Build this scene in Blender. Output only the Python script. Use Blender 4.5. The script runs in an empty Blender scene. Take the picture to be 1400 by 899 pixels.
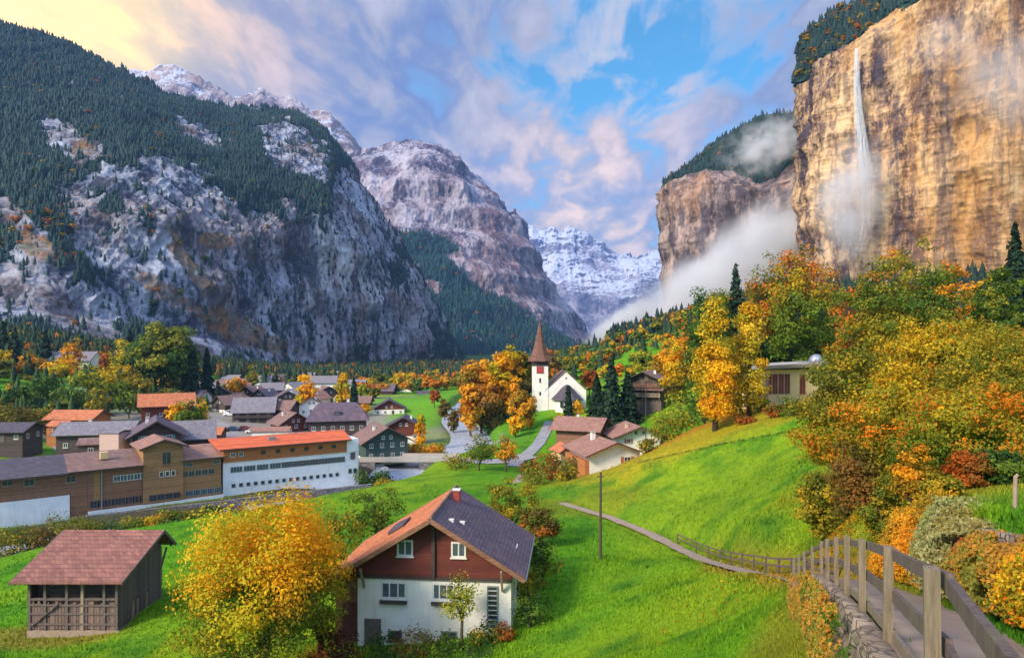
import bpy, math, random
import numpy as np
from mathutils import Vector, Matrix
C = bpy.context.scene.collection
S = bpy.context.scene
R = math.radians
F = 933.0                     # focal length in photo pixels (1400 px wide photo)
# ---------------------------------------------------------------- camera
cd = bpy.data.cameras.new('camera'); cam = bpy.data.objects.new('camera', cd); C.objects.link(cam)
cam.location = (0, 0, 0); cam.rotation_euler = (R(90), 0, 0)
cd.sensor_width = 36; cd.lens = F/1400*36; cd.shift_y = 20.5/1400
cd.clip_start = 0.1; cd.clip_end = 40000
S.camera = cam
# ---------------------------------------------------------------- render / exposure
S.view_settings.view_transform = 'Standard'; S.view_settings.look = 'None'
S.view_settings.gamma = 1; S.view_settings.exposure = 1.72
SKY_K = 0.31; SKY_FILL = 1.3
S.cycles.use_denoising = True
S.cycles.max_bounces = 5; S.cycles.diffuse_bounces = 3; S.cycles.transparent_max_bounces = 12
S.cycles.volume_bounces = 3; S.cycles.volume_step_rate = 1.0; S.cycles.volume_max_steps = 96
S.cycles.caustics_reflective = False; S.cycles.caustics_refractive = False
# ---------------------------------------------------------------- sun
SUN_EL, SUN_AZ = 33.0, -130.0      # azimuth clockwise from +Y (view direction)
sd = bpy.data.lights.new('sun', 'SUN'); sun = bpy.data.objects.new('sun', sd); C.objects.link(sun)
sd.energy = 2.1; sd.angle = R(14); sd.color = (1.0, 0.84, 0.64)
_d = Vector((math.sin(R(SUN_AZ))*math.cos(R(SUN_EL)), math.cos(R(SUN_AZ))*math.cos(R(SUN_EL)), math.sin(R(SUN_EL))))
sun.rotation_euler = _d.to_track_quat('Z', 'Y').to_euler()
# ---------------------------------------------------------------- sky
W = bpy.data.worlds.new('World'); S.world = W; W.use_nodes = True
nt = W.node_tree; nt.nodes.clear()
def N(t, typ, **k):
    n = t.nodes.new(typ)
    for a, b in k.items():
        if a == 'inp':
            for i, v in b.items(): n.inputs[i].default_value = v
        else: setattr(n, a, b)
    return n
def mth(t, op, a, b=None, c=None, clamp=False):
    n = t.nodes.new('ShaderNodeMath'); n.operation = op; n.use_clamp = clamp
    for i, v in enumerate((a, b, c)):
        if v is None: continue
        if isinstance(v, (int, float)): n.inputs[i].default_value = v
        else: t.links.new(v, n.inputs[i])
    return n.outputs[0]
def mixc(t, f, a, b, mode='MIX'):
    n = t.nodes.new('ShaderNodeMix'); n.data_type = 'RGBA'; n.blend_type = mode
    for i, v in ((0, f), (6, a), (7, b)):
        if isinstance(v, (int, float)): n.inputs[i].default_value = v
        elif isinstance(v, tuple): n.inputs[i].default_value = (*v[:3], 1)
        else: t.links.new(v, n.inputs[i])
    return n.outputs[2]
def ramp(t, f, stops, interp='LINEAR'):
    n = t.nodes.new('ShaderNodeValToRGB'); cr = n.color_ramp; cr.interpolation = interp
    while len(cr.elements) > 1: cr.elements.remove(cr.elements[0])
    for i, (p, c) in enumerate(stops):
        e = cr.elements[0] if i == 0 else cr.elements.new(p)
        e.position = p; e.color = (c, c, c, 1) if isinstance(c, (int, float)) else (*c, 1)
    t.links.new(f, n.inputs[0]); return n.outputs[0]
sky = N(nt, 'ShaderNodeTexSky', sky_type='NISHITA', sun_disc=False)
sky.sun_elevation = R(SUN_EL); sky.sun_rotation = R(SUN_AZ); sky.air_density = 1.0; sky.dust_density = 0.6; sky.ozone_density = 2.0
tc = N(nt, 'ShaderNodeTexCoord'); sp = N(nt, 'ShaderNodeSeparateXYZ'); nt.links.new(tc.outputs['Generated'], sp.inputs[0])
dx, dy, dz = sp.outputs
zz = mth(nt, 'ADD', mth(nt, 'MAXIMUM', dz, 0.0), 0.16)
cb = N(nt, 'ShaderNodeCombineXYZ')
nt.links.new(mth(nt, 'DIVIDE', dx, zz), cb.inputs[0]); nt.links.new(mth(nt, 'DIVIDE', dy, zz), cb.inputs[1])
mp = N(nt, 'ShaderNodeMapping'); nt.links.new(cb.outputs[0], mp.inputs[0]); mp.inputs['Scale'].default_value = (1.35, 0.62, 1); mp.inputs['Rotation'].default_value = (0, 0, R(-32)); mp.inputs['Location'].default_value = (3.1, 1.3, 0)
n1 = N(nt, 'ShaderNodeTexNoise', inp={'Scale': 1.35, 'Detail': 7, 'Roughness': 0.56, 'Distortion': 0.35}); nt.links.new(mp.outputs[0], n1.inputs[0])
n2 = N(nt, 'ShaderNodeTexNoise', inp={'Scale': 4.8, 'Detail': 6, 'Roughness': 0.55, 'Distortion': 0.35}); nt.links.new(mp.outputs[0], n2.inputs[0])
def dotdir(px, py):
    v = Vector(((px-700)/F, 1, (470-py)/F)).normalized()
    return mth(nt, 'ADD', mth(nt, 'ADD', mth(nt, 'MULTIPLY', dx, v.x), mth(nt, 'MULTIPLY', dy, v.y)), mth(nt, 'MULTIPLY', dz, v.z))
def glow(px, py, width):      # 1 at that part of the sky, falling off with the angle
    return mth(nt, 'POWER', mth(nt, 'MAXIMUM', dotdir(px, py), 0), 1.0/(1-math.cos(R(width))))
sunset = glow(40, 20, 8); sunset2 = glow(180, 50, 12); gap = glow(840, 20, 13); gap2 = glow(1010, 130, 9); hz = glow(800, 270, 9); gap3 = glow(1120, -60, 14)
cov = mth(nt, 'ADD', mth(nt, 'MULTIPLY', n1.outputs[0], 0.62), mth(nt, 'MULTIPLY', n2.outputs[0], 1.33))
for g_, k_ in ((gap, -0.20), (gap2, -0.05), (gap3, 0.04), (sunset2, 0.25), (hz, 0.14), (glow(420, 60, 17), 0.16), (ramp(nt, dz, [(0.0, 1.0), (0.12, 0.8), (0.36, 0.0)]), 0.15)): cov = mth(nt, 'ADD', cov, mth(nt, 'MULTIPLY', g_, k_))
mask = ramp(nt, cov, [(0.0, 0.0), (0.74, 0.0), (0.86, 0.50), (1.0, 0.95)])
shade = ramp(nt, cov, [(0.70, (0.46, 0.60, 0.85)), (0.82, (0.70, 0.71, 0.75)), (0.92, (0.46, 0.51, 0.64)), (1.0, (0.27, 0.34, 0.52))])
lit = ramp(nt, n2.outputs[0], [(0.38, (0.50, 0.63, 0.95)), (0.48, (0.80, 0.85, 1.0)), (0.56, (1.35, 1.17, 1.02)), (0.64, (1.75, 1.45, 1.2))])
cl = mixc(nt, 1.0, shade, lit, 'MULTIPLY')
cl = mixc(nt, mth(nt, 'MULTIPLY', hz, 0.75), cl, mixc(nt, 1.0, (0.95, 0.76, 0.58), lit, 'MULTIPLY'))
cl = mixc(nt, mth(nt, 'MULTIPLY', sunset2, 0.65), cl, mixc(nt, 1.0, (0.92, 0.68, 0.50), lit, 'MULTIPLY'))
cl = mixc(nt, mth(nt, 'MINIMUM', mth(nt, 'MULTIPLY', sunset, 1.5), 1.0), cl, mixc(nt, 1.0, (1.7, 1.15, 0.38), mixc(nt, 0.5, lit, (1.0, 1.0, 1.0)), 'MULTIPLY'))
skyc = mixc(nt, 1.0, sky.outputs[0], (0.058, 0.175, 0.20), 'MULTIPLY')
out = mixc(nt, mask, skyc, cl)
# added fill light: out-of-view sky overhead and behind the viewer is boosted
bst = mth(nt, 'ADD', mth(nt, 'ADD', 1.0, ramp(nt, dz, [(0.42, 0.0), (0.75, 1.0)])), mth(nt, 'MULTIPLY', ramp(nt, mth(nt, 'MULTIPLY', dy, -1.0), [(0.0, 0.0), (0.5, 1.0)]), SKY_FILL))
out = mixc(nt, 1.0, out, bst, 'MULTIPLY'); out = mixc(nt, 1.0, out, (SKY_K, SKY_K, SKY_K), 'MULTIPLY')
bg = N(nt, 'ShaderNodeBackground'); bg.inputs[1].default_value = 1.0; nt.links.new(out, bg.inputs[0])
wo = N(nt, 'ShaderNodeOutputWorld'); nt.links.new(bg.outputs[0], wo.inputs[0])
W.cycles.sampling_method = 'MANUAL'; W.cycles.sample_map_resolution = 512

# ---------------------------------------------------------------- numeric helpers
def at(px, py, D): return ((px-700)/F*D, D, (470-py)/F*D)
def prj(x, y, z): return (700+x/y*F, 470-z/y*F)
def sst(a, b, x):
    t = np.clip((x-a)/(b-a), 0, 1); return t*t*(3-2*t)
def _hash(ix, iy, iz, seed):
    h = (ix.astype(np.int64)*374761393 + iy.astype(np.int64)*668265263 + iz.astype(np.int64)*2147483647*3 + seed*974711) & 0xFFFFFFFF
    h = ((h ^ (h >> 13))*1274126177) & 0xFFFFFFFF
    h = ((h ^ (h >> 16))*2246822519) & 0xFFFFFFFF
    return ((h ^ (h >> 15)) & 0xFFFFFF)/float(0xFFFFFF)
def vnoise(p, seed=0):
    p = np.asarray(p, float); i = np.floor(p); f = p-i; f = f*f*f*(f*(f*6-15)+10); r = 0
    for a in (0, 1):
        for b in (0, 1):
            for c in (0, 1):
                w = (f[..., 0] if a else 1-f[..., 0])*(f[..., 1] if b else 1-f[..., 1])*(f[..., 2] if c else 1-f[..., 2])
                r = r + w*_hash(i[..., 0]+a, i[..., 1]+b, i[..., 2]+c, seed)
    return r
def fbm(p, oct=4, seed=0, gain=0.5, ridged=False):
    r = 0; a = 1; s = 0; p = np.asarray(p, float)
    for k in range(oct):
        n = vnoise(p*(2.03**k)+k*17.3, seed+k)
        if ridged: n = 1-np.abs(2*n-1)
        r = r+a*n; s += a; a *= gain
    return r/s
def v3(*a): return np.stack(np.broadcast_arrays(*[np.asarray(q, float) for q in a]), -1)

# ---------------------------------------------------------------- object helpers
def nm_link(o, parent=None):
    C.objects.link(o)
    if parent is not None: o.parent = parent
    return o
def tag(o, label=None, cat=None, group=None, kind=None):
    if label: o['label'] = label
    if cat: o['category'] = cat
    if group: o['group'] = group
    if kind: o['kind'] = kind
    return o
def empty(name, loc, rz=0):
    o = bpy.data.objects.new(name, None); o.location = loc; o.rotation_euler = (0, 0, rz); o.empty_display_size = 0.1
    return nm_link(o)
def np_mesh(name, V, Fc, mat, parent=None, col=None, smooth=False, attrs=None):
    V = np.asarray(V, np.float32); Fc = np.asarray(Fc, np.int32); k = Fc.shape[1]
    m = bpy.data.meshes.new(name); m.vertices.add(len(V)); m.vertices.foreach_set('co', V.ravel())
    m.loops.add(Fc.size); m.loops.foreach_set('vertex_index', Fc.ravel())
    m.polygons.add(len(Fc)); m.polygons.foreach_set('loop_start', np.arange(0, Fc.size, k, dtype=np.int32))
    if smooth: m.polygons.foreach_set('use_smooth', np.ones(len(Fc), bool))
    if col is not None:
        a = m.color_attributes.new('Col', 'FLOAT_COLOR', 'POINT'); c = np.ones((len(V), 4), np.float32); c[:, :3] = col
        a.data.foreach_set('color', c.ravel())
    for nm, v in (attrs or {}).items():
        a = m.attributes.new(nm, 'FLOAT', 'POINT'); a.data.foreach_set('value', np.asarray(v, np.float32))
    m.update(calc_edges=True); m.validate()
    if mat: m.materials.append(mat)
    return nm_link(bpy.data.objects.new(name, m), parent)
class MB:
    def __init__(s): s.v = []; s.f = []
    def poly(s, pts, faces):
        b = len(s.v); s.v += [tuple(p) for p in pts]; s.f += [tuple(b+i for i in f) for f in faces]; return s
    def box(s, x0, x1, y0, y1, z0, z1):
        return s.poly([(x0, y0, z0), (x1, y0, z0), (x1, y1, z0), (x0, y1, z0), (x0, y0, z1), (x1, y0, z1), (x1, y1, z1), (x0, y1, z1)],
                      [(0, 3, 2, 1), (4, 5, 6, 7), (0, 1, 5, 4), (1, 2, 6, 5), (2, 3, 7, 6), (3, 0, 4, 7)])
    def bar(s, a, b, w, h=None, up=(0, 0, 1)):          # rectangular bar from a to b
        a, b = Vector(a), Vector(b); h = h or w; d = (b-a).normalized(); sd_ = d.cross(Vector(up))
        if sd_.length < 1e-4: sd_ = d.cross(Vector((0, 1, 0)))
        sd_.normalize(); u = sd_.cross(d).normalized(); sd_ *= w/2; u *= h/2
        return s.poly([a-sd_-u, a+sd_-u, a+sd_+u, a-sd_+u, b-sd_-u, b+sd_-u, b+sd_+u, b-sd_+u],
                      [(0, 1, 2, 3), (7, 6, 5, 4), (0, 4, 5, 1), (1, 5, 6, 2), (2, 6, 7, 3), (3, 7, 4, 0)])
    def tube(s, pts, rad, n=7):
        pts = [Vector(p) for p in pts]; b = len(s.v)
        for i, p in enumerate(pts):
            d = (pts[min(i+1, len(pts)-1)]-pts[max(i-1, 0)]).normalized()
            a = d.cross(Vector((0.3, 0.9, 0.1))).normalized(); c = d.cross(a)
            r = rad[i] if hasattr(rad, '__len__') else rad
            for k in range(n):
                t = 2*math.pi*k/n; s.v.append(tuple(p+a*math.cos(t)*r+c*math.sin(t)*r))
        for i in range(len(pts)-1):
            for k in range(n):
                k2 = (k+1) % n; s.f.append((b+i*n+k, b+i*n+k2, b+(i+1)*n+k2, b+(i+1)*n+k))
        s.f.append(tuple(b+k for k in range(n))[::-1]); s.f.append(tuple(b+(len(pts)-1)*n+k for k in range(n)))
        return s
    def lathe(s, prof, n=16, c=(0, 0), ph=0):
        b = len(s.v)
        for r, z in prof:
            for k in range(n):
                t = 2*math.pi*(k+ph)/n; s.v.append((c[0]+r*math.cos(t), c[1]+r*math.sin(t), z))
        for i in range(len(prof)-1):
            for k in range(n):
                k2 = (k+1) % n; s.f.append((b+i*n+k, b+i*n+k2, b+(i+1)*n+k2, b+(i+1)*n+k))
        s.f.append(tuple(b+k for k in range(n))[::-1]); s.f.append(tuple(b+(len(prof)-1)*n+k for k in range(n)))
        return s
    def build(s, name, mat, parent=None, smooth=False):
        m = bpy.data.meshes.new(name); m.from_pydata(s.v, [], s.f); m.update()
        if smooth: m.polygons.foreach_set('use_smooth', [True]*len(m.polygons))
        if mat: m.materials.append(mat)
        return nm_link(bpy.data.objects.new(name, m), parent)

# ---------------------------------------------------------------- materials
def newmat(name):
    m = bpy.data.materials.new(name); m.use_nodes = True; t = m.node_tree; t.nodes.clear()
    o = N(t, 'ShaderNodeOutputMaterial'); b = N(t, 'ShaderNodeBsdfPrincipled'); t.links.new(b.outputs[0], o.inputs[0])
    return m, t, b, o
def coords(t, sc=(1, 1, 1), kind='Object'):
    c = N(t, 'ShaderNodeTexCoord'); mpn = N(t, 'ShaderNodeMapping'); mpn.inputs['Scale'].default_value = sc
    t.links.new(c.outputs[kind], mpn.inputs[0]); return mpn.outputs[0]
def noise(t, vec, scale, detail=4, rough=0.55):
    n = N(t, 'ShaderNodeTexNoise', inp={'Scale': scale, 'Detail': detail, 'Roughness': rough}); t.links.new(vec, n.inputs[0]); return n.outputs[0]
def bump(t, b, h, strength=0.4, dist=0.05):
    n = N(t, 'ShaderNodeBump', inp={'Strength': strength, 'Distance': dist}); t.links.new(h, n.inputs['Height']); t.links.new(n.outputs[0], b.inputs['Normal'])
def simple(name, c1, c2=None, rough=0.85, scale=1.5, bs=0.0, metal=0):
    m, t, b, o = newmat(name); v = coords(t); c2 = c2 or tuple(x*0.8 for x in c1)
    n = noise(t, v, scale, 6, 0.65); t.links.new(ramp(t, n, [(0.3, c1), (0.7, c2)]), b.inputs['Base Color'])
    b.inputs['Roughness'].default_value = rough; b.inputs['Metallic'].default_value = metal
    if bs: bump(t, b, noise(t, v, scale*6, 5, 0.7), bs, 0.03)
    return m
def banded(name, c1, c2, period, axis='Z', rough=0.8, gap=0.35, var=0.5, bs=0.5):
    """boards or tile courses: bands along one axis, each with its own tone, joints darker"""
    m, t, b, o = newmat(name); v = coords(t); s = N(t, 'ShaderNodeSeparateXYZ'); t.links.new(v, s.inputs[0])
    q = {'X': s.outputs[0], 'Y': s.outputs[1], 'Z': s.outputs[2]}[axis]
    k = mth(t, 'DIVIDE', q, period); fl = mth(t, 'FLOOR', k); fr = mth(t, 'FRACT', k)
    wn = N(t, 'ShaderNodeTexWhiteNoise', noise_dimensions='1D'); t.links.new(fl, wn.inputs['W'])
    n = noise(t, v, 1.3, 6, 0.7)
    n3 = noise(t, coords(t, (1, 1, 8) if axis == 'Z' else (8, 8, 1)), 2.5, 4, 0.6)
    f = mth(t, 'ADD', mth(t, 'MULTIPLY', wn.outputs[0], var), mth(t, 'MULTIPLY', mth(t, 'ADD', n, mth(t, 'SUBTRACT', n3, 0.5)), 1-var*0.5))
    col = ramp(t, f, [(0.15, c1), (0.85, c2)])
    j = ramp(t, fr, [(0.0, gap), (0.12, 1.0), (0.9, 1.0), (1.0, 0.8)])
    col = mixc(t, 1.0, col, j, 'MULTIPLY'); t.links.new(col, b.inputs['Base Color'])
    b.inputs['Roughness'].default_value = rough; bump(t, b, j, bs, 0.02); return m
def tiles(name, c1, c2, w=0.3, h=0.16, rough=0.75, moss=None):
    """roof tiles: bricks laid along the slope; x runs along the ridge (object x or y), z down the slope"""
    m, t, b, o = newmat(name); v = coords(t); s = N(t, 'ShaderNodeSeparateXYZ'); t.links.new(v, s.inputs[0])
    cbn = N(t, 'ShaderNodeCombineXYZ'); t.links.new(mth(t, 'ADD', s.outputs[0], s.outputs[1]), cbn.inputs[0]); t.links.new(s.outputs[2], cbn.inputs[1])
    br = N(t, 'ShaderNodeTexBrick', inp={'Scale': 1.0, 'Mortar Size': 0.012, 'Mortar Smooth': 0.3, 'Bias': 0.0, 'Brick Width': w, 'Row Height': h})
    br.inputs['Color1'].default_value = (*c1, 1); br.inputs['Color2'].default_value = (*c2, 1); br.inputs['Mortar'].default_value = (*[x*0.35 for x in c2], 1)
    t.links.new(cbn.outputs[0], br.inputs['Vector'])
    n = ramp(t, noise(t, v, 0.9, 7, 0.7), [(0.3, 0.68), (0.7, 1.25)]); col = mixc(t, 1.0, br.outputs[0], n, 'MULTIPLY')
    if moss: col = mixc(t, ramp(t, noise(t, v, 0.5, 6, 0.7), [(0.52, 0.0), (0.7, 0.7)]), col, moss)
    t.links.new(col, b.inputs['Base Color']); b.inputs['Roughness'].default_value = rough; bump(t, b, br.outputs[1], -0.5, 0.03); return m
def stone(name, c1, c2, scale=2.0, joint=(0.06, 0.055, 0.05), bs=0.9, zs=1.6):
    m, t, b, o = newmat(name); v = coords(t, (1, 1, zs)); vo = N(t, 'ShaderNodeTexVoronoi', feature='DISTANCE_TO_EDGE', inp={'Scale': scale}); t.links.new(v, vo.inputs['Vector'])
    vc = N(t, 'ShaderNodeTexVoronoi', inp={'Scale': scale}); t.links.new(v, vc.inputs['Vector'])
    n = noise(t, v, scale*2.5, 6, 0.7); f = mth(t, 'ADD', mth(t, 'MULTIPLY', vc.outputs['Color'], 0.5), mth(t, 'MULTIPLY', n, 0.6))
    col = ramp(t, f, [(0.2, c1), (0.75, c2)]); j = ramp(t, vo.outputs[0], [(0.0, 0.0), (0.09, 1.0)])
    t.links.new(mixc(t, j, joint, col), b.inputs['Base Color']); b.inputs['Roughness'].default_value = 0.95
    bump(t, b, mth(t, 'ADD', j, mth(t, 'MULTIPLY', n, 0.6)), bs, 0.06); return m
def leafmat(name, trans=0.3):
    m, t, b, o = newmat(name); a = N(t, 'ShaderNodeAttribute', attribute_name='Col'); b.inputs['Roughness'].default_value = 0.7
    b.inputs['Specular IOR Level'].default_value = 0.15
    t.links.new(a.outputs['Color'], b.inputs['Base Color']); tr = N(t, 'ShaderNodeBsdfTranslucent'); t.links.new(a.outputs['Color'], tr.inputs[0])
    mx = N(t, 'ShaderNodeMixShader'); mx.inputs[0].default_value = trans
    t.links.new(b.outputs[0], mx.inputs[1]); t.links.new(tr.outputs[0], mx.inputs[2]); t.links.new(mx.outputs[0], o.inputs[0]); return m
M = {}
M['leaf'] = leafmat('foliage', 0.35); M['needle'] = leafmat('needles', 0.1)
M['bark'] = simple('bark', (0.10, 0.07, 0.05), (0.05, 0.035, 0.025), 0.95, 4, 0.6)
M['glass'] = simple('window_glass', (0.03, 0.035, 0.045), (0.05, 0.06, 0.075), 0.12, 0.6)
M['glass_pale'] = simple('window_glass_pale', (0.10, 0.13, 0.16), (0.05, 0.07, 0.09), 0.12, 1.6)
M['white_frame'] = simple('painted_frame', (0.72, 0.70, 0.64), (0.6, 0.58, 0.52), 0.6)
def plaster(name, c1, c2, stain):
    m, t, b, o = newmat(name); n = noise(t, coords(t), 0.6, 6, 0.7); s = noise(t, coords(t, (1, 1, 0.12)), 2.2, 6, 0.7)
    col = mixc(t, ramp(t, s, [(0.52, 0.0), (0.72, 0.55)]), ramp(t, n, [(0.35, c1), (0.65, c2)]), stain); t.links.new(col, b.inputs['Base Color']); b.inputs['Roughness'].default_value = 0.92
    bump(t, b, noise(t, coords(t), 9, 4, 0.7), 0.25, 0.02); return m
M['plaster'] = plaster('white_plaster', (0.82, 0.79, 0.72), (0.70, 0.66, 0.58), (0.50, 0.46, 0.40))
M['plaster_cool'] = plaster('cool_plaster', (0.82, 0.82, 0.82), (0.70, 0.71, 0.72), (0.50, 0.50, 0.50))
M['cream'] = simple('cream_plaster', (0.76, 0.56, 0.28), (0.64, 0.45, 0.22), 0.9, 0.8, 0.15)
M['red_wood'] = banded('red_brown_boards', (0.075, 0.014, 0.010), (0.16, 0.032, 0.018), 0.19)
M['brown_wood'] = banded('brown_boards', (0.11, 0.05, 0.03), (0.31, 0.15, 0.075), 0.25, var=0.3)
M['dark_wood'] = banded('dark_boards', (0.035, 0.024, 0.022), (0.085, 0.055, 0.045), 0.22)
M['orange_wood'] = banded('orange_boards', (0.30, 0.10, 0.025), (0.45, 0.17, 0.05), 0.25)
M['grey_wood_v'] = banded('weathered_boards', (0.06, 0.040, 0.036), (0.25, 0.155, 0.12), 0.24, 'X')
M['grey_wood_y'] = banded('weathered_side_boards', (0.04, 0.035, 0.04), (0.13, 0.10, 0.09), 0.24, 'Y')
M['green_wood'] = banded('dark_green_boards', (0.02, 0.05, 0.045), (0.05, 0.09, 0.08), 0.3)
M['old_wood'] = simple('old_grey_timber', (0.17, 0.13, 0.11), (0.09, 0.068, 0.06), 0.9, 5, 0.5)
M['pale_wood'] = simple('pale_timber', (0.36, 0.27, 0.19), (0.25, 0.18, 0.12), 0.85, 4, 0.3)
M['t_orange'] = tiles('orange_tiles', (0.62, 0.20, 0.07), (0.45, 0.13, 0.05))
M['t_purple'] = tiles('violet_brown_tiles', (0.15, 0.10, 0.13), (0.09, 0.06, 0.085), moss=(0.23, 0.12, 0.12))
M['t_brown'] = tiles('brown_tiles', (0.27, 0.15, 0.12), (0.18, 0.10, 0.085))
M['t_barn'] = tiles('red_brown_tiles', (0.31, 0.125, 0.085), (0.20, 0.075, 0.055), 0.35, 0.19)
M['t_pink'] = tiles('pinkish_tiles', (0.38, 0.19, 0.135), (0.27, 0.13, 0.095))
M['t_grey'] = tiles('grey_slates', (0.26, 0.23, 0.25), (0.17, 0.15, 0.17))
M['t_dark'] = tiles('dark_slates', (0.10, 0.08, 0.10), (0.065, 0.05, 0.07))
M['t_red'] = tiles('bright_red_orange_roof', (0.68, 0.13, 0.035), (0.55, 0.10, 0.03), 1.2, 0.4)
M['t_spire'] = tiles('spire_shingles', (0.20, 0.085, 0.05), (0.12, 0.05, 0.035), 0.4, 0.35)
M['road'] = simple('pale_asphalt', (0.30, 0.29, 0.30), (0.22, 0.21, 0.22), 0.9, 0.3, 0.1)
M['paving'] = simple('village_paving', (0.30, 0.27, 0.26), (0.2, 0.18, 0.18), 0.95, 0.1, 0.1)
M['path'] = simple('trodden_path', (0.36, 0.265, 0.20), (0.23, 0.165, 0.125), 0.95, 1.2, 0.5)
M['stone'] = stone('dry_stone', (0.44, 0.33, 0.24), (0.20, 0.145, 0.10), 3.4, (0.10,0.08,0.06), 0.7)
M['masonry'] = stone('river_wall_masonry', (0.26, 0.24, 0.23), (0.12, 0.11, 0.115), 1.1, zs=1.8)
M['concrete'] = simple('concrete', (0.42, 0.38, 0.33), (0.32, 0.29, 0.26), 0.9, 0.4, 0.2)
M['metal'] = simple('grey_metal', (0.4, 0.42, 0.45), (0.3, 0.32, 0.35), 0.4, 2, metal=0.6)
M['pink_brick'] = simple('pale_pink_render', (0.62, 0.42, 0.34), (0.55, 0.36, 0.30), 0.9, 1.0, 0.1)
M['red_paint'] = simple('red_paint', (0.32, 0.04, 0.03), (0.22, 0.03, 0.025), 0.7)
M['teal'] = simple('teal_shutter', (0.10, 0.26, 0.25), (0.06, 0.18, 0.18), 0.6)
# ================================================================ TERRAIN
FP = np.array([(-6.5, -14, 1.2), (-3.0, -7, -0.5), (0.55, 0, -1.98), (1.6, 2, -2.26), (2.98, 4.8, -2.7), (4.28, 7.8, -3.45), (5.4, 10.5, -4.15), (6.48, 13.2, -4.9),
  (7.6, 16, -5.7), (8.8, 19, -6.6), (9.95, 22, -7.5), (12, 28, -9.7), (13.7, 33, -11.6), (14.9, 40, -13.6), (15.9, 47, -15.8), (16.8, 55, -18.0), (17.7, 65, -20.7),
  (18.1, 75, -22.8), (16.4, 86, -23.9), (13, 95, -24.3), (6.5, 108, -25.1), (-1, 120, -26.0), (1, 140, -26.8)])
def dense(P, step=0.8):
    out = [P[0]]
    for a, b in zip(P[:-1], P[1:]):
        n = max(1, int(np.linalg.norm(b-a)/step))
        out += [a+(b-a)*k/n for k in range(1, n+1)]
    return np.array(out)
def smooth_poly(P, it=3):
    P = P.copy()
    for _ in range(it):
        Q = P.copy(); Q[1:-1] = P[1:-1]*0.5+(P[:-2]+P[2:])*0.25; P = Q
    return P
FPd = smooth_poly(dense(FP), 4)
COMMON = [(900,899,32),(750,899,44),(600,880,51),(400,899,52),(250,899,52),(120,862,58),(0,899,53),(60,850,60),(200,830,61),
 (1000,830,38),(900,800,52),(820,768,68),(760,750,76),(720,720,88),(850,740,80),(680,655,134),(600,655,136),(500,668,128),(400,696,110),
 (330,712,101),(250,734,93),(230,800,70),(0,790,84),(120,770,86),(700,645,139),(500,760,75),(640,720,88),(560,700,104),
 (0,700,124),(120,693,125),(305,672,137),(490,650,152),(100,650,150),(200,640,165),(300,600,205),(400,560,290),(520,545,350),(360,526,460),(420,523,500),(330,533,410),(300,548,310),(345,548,330),(560,535,430),(470,528,450),(270,553,290),(600,540,380),(600,516,600),(500,499,1000),(400,515,600),(450,600,200),(515,624,166),(610,626,166),(600,600,215),(600,575,265),(680,600,200),
 (0,640,150),(60,605,180),(0,585,195),(100,565,235),(0,530,250),(60,505,320),(130,497,390),(230,535,290),(0,458,450),(200,490,480),(300,506,520),(-300,460,400),(-300,560,200),(-300,700,110),(-300,899,60),(170,560,250),
 (750,555,230),(700,565,230),(740,587,203),(690,605,183),(800,557,228),(740,625,163),(700,655,139),(790,652,140),(765,656,134),(880,625,148),(890,557,190),(930,592,150),(840,582,185),(830,640,150),
 (780,669,112),(850,660,110),(890,629,112),(950,609,112),(1000,602,105),(1090,590,98),(950,680,92),(900,655,104),(850,694,96),(800,697,100),
 (1000,700,75),(1050,740,55),(1100,745,42),(1150,722,43),(1100,690,58),(1100,635,78),(960,580,128),(1030,552,140),(1100,548,140),(1000,640,95),(1180,730,36),
 (900,505,300),(870,480,330),(950,530,200),(1000,470,260),(820,500,380),(800,492,450),(760,507,400),(1085,480,180),(1150,410,400),(1000,425,420),(900,448,500),(850,470,620),(780,490,900),(700,498,1100),(1400,400,260),(1300,410,300),
 (1250,540,80),(1350,560,50),(1300,640,48),(1600,500,150),(1600,400,300),(1600,580,35)]
CP = [at(*c) for c in COMMON]
CP += [(-20,20,-17),(-60,30,-23.8),(-10,30,-18.8),(-40,0,-20),(-80,0,-25),(-20,-30,-12),(-100,60,-25),(0,12,-10.0),(3,22,-12.2),(-8,5,-11),(-60,-100,-20),(60,-100,15),(150,-100,40),(150,50,15),
       (-600,0,-20),(600,0,90),(0,-500,20),(-500,-500,0),(500,-500,80),(-1500,500,-20),(-2400,2400,-28),(0,2400,-28),(2400,2400,60),(0,1600,-28),(-1400,-1400,0),(1500,-1400,80),(1500,600,60),(-300,800,-28),(200,900,-15),(600,600,50),(0,700,-28)]
LOW = [(-0.6,0,-6),(2.0,5,-7.0),(4.4,10,-8.2),(6.6,16,-9.0),(9.0,22,-9.6),(11.2,28,-10.9),(12.8,33,-12.1),(14.2,40,-14.0),(16.2,55,-18.2),(9,25,-11.5),(6.5,18,-10.5),(17.6,75,-23)]
UPP = [(4.5,-2,0.3),(6.6,8.8,-2.6),(9.0,14,-3.2),(11.6,20,-4.6),(14.3,26,-7.6),(10.4,14,-3.8),(16.5,33,-10.6),(12,10,-2.2),(20,20,-3.5),(22,30,-5.5),(18,38,-9.8),(25,5,1),(5.0,5,-1.6),(19.5,55,-16.8),(20.8,75,-21)]
def rbf_fit(P):
    P = np.array(P, float); n = len(P); r = np.sqrt(((P[:, None, :2]-P[None, :, :2])**2).sum(-1)+4.0)
    A = np.zeros((n+3, n+3)); A[:n, :n] = r+np.eye(n)*-0.15; A[:n, n] = 1; A[:n, n+1:] = P[:, :2]/1000; A[n, :n] = 1; A[n+1:, :n] = P[:, :2].T/1000
    w = np.linalg.solve(A, np.r_[P[:, 2], 0, 0, 0]); return P, w
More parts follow.
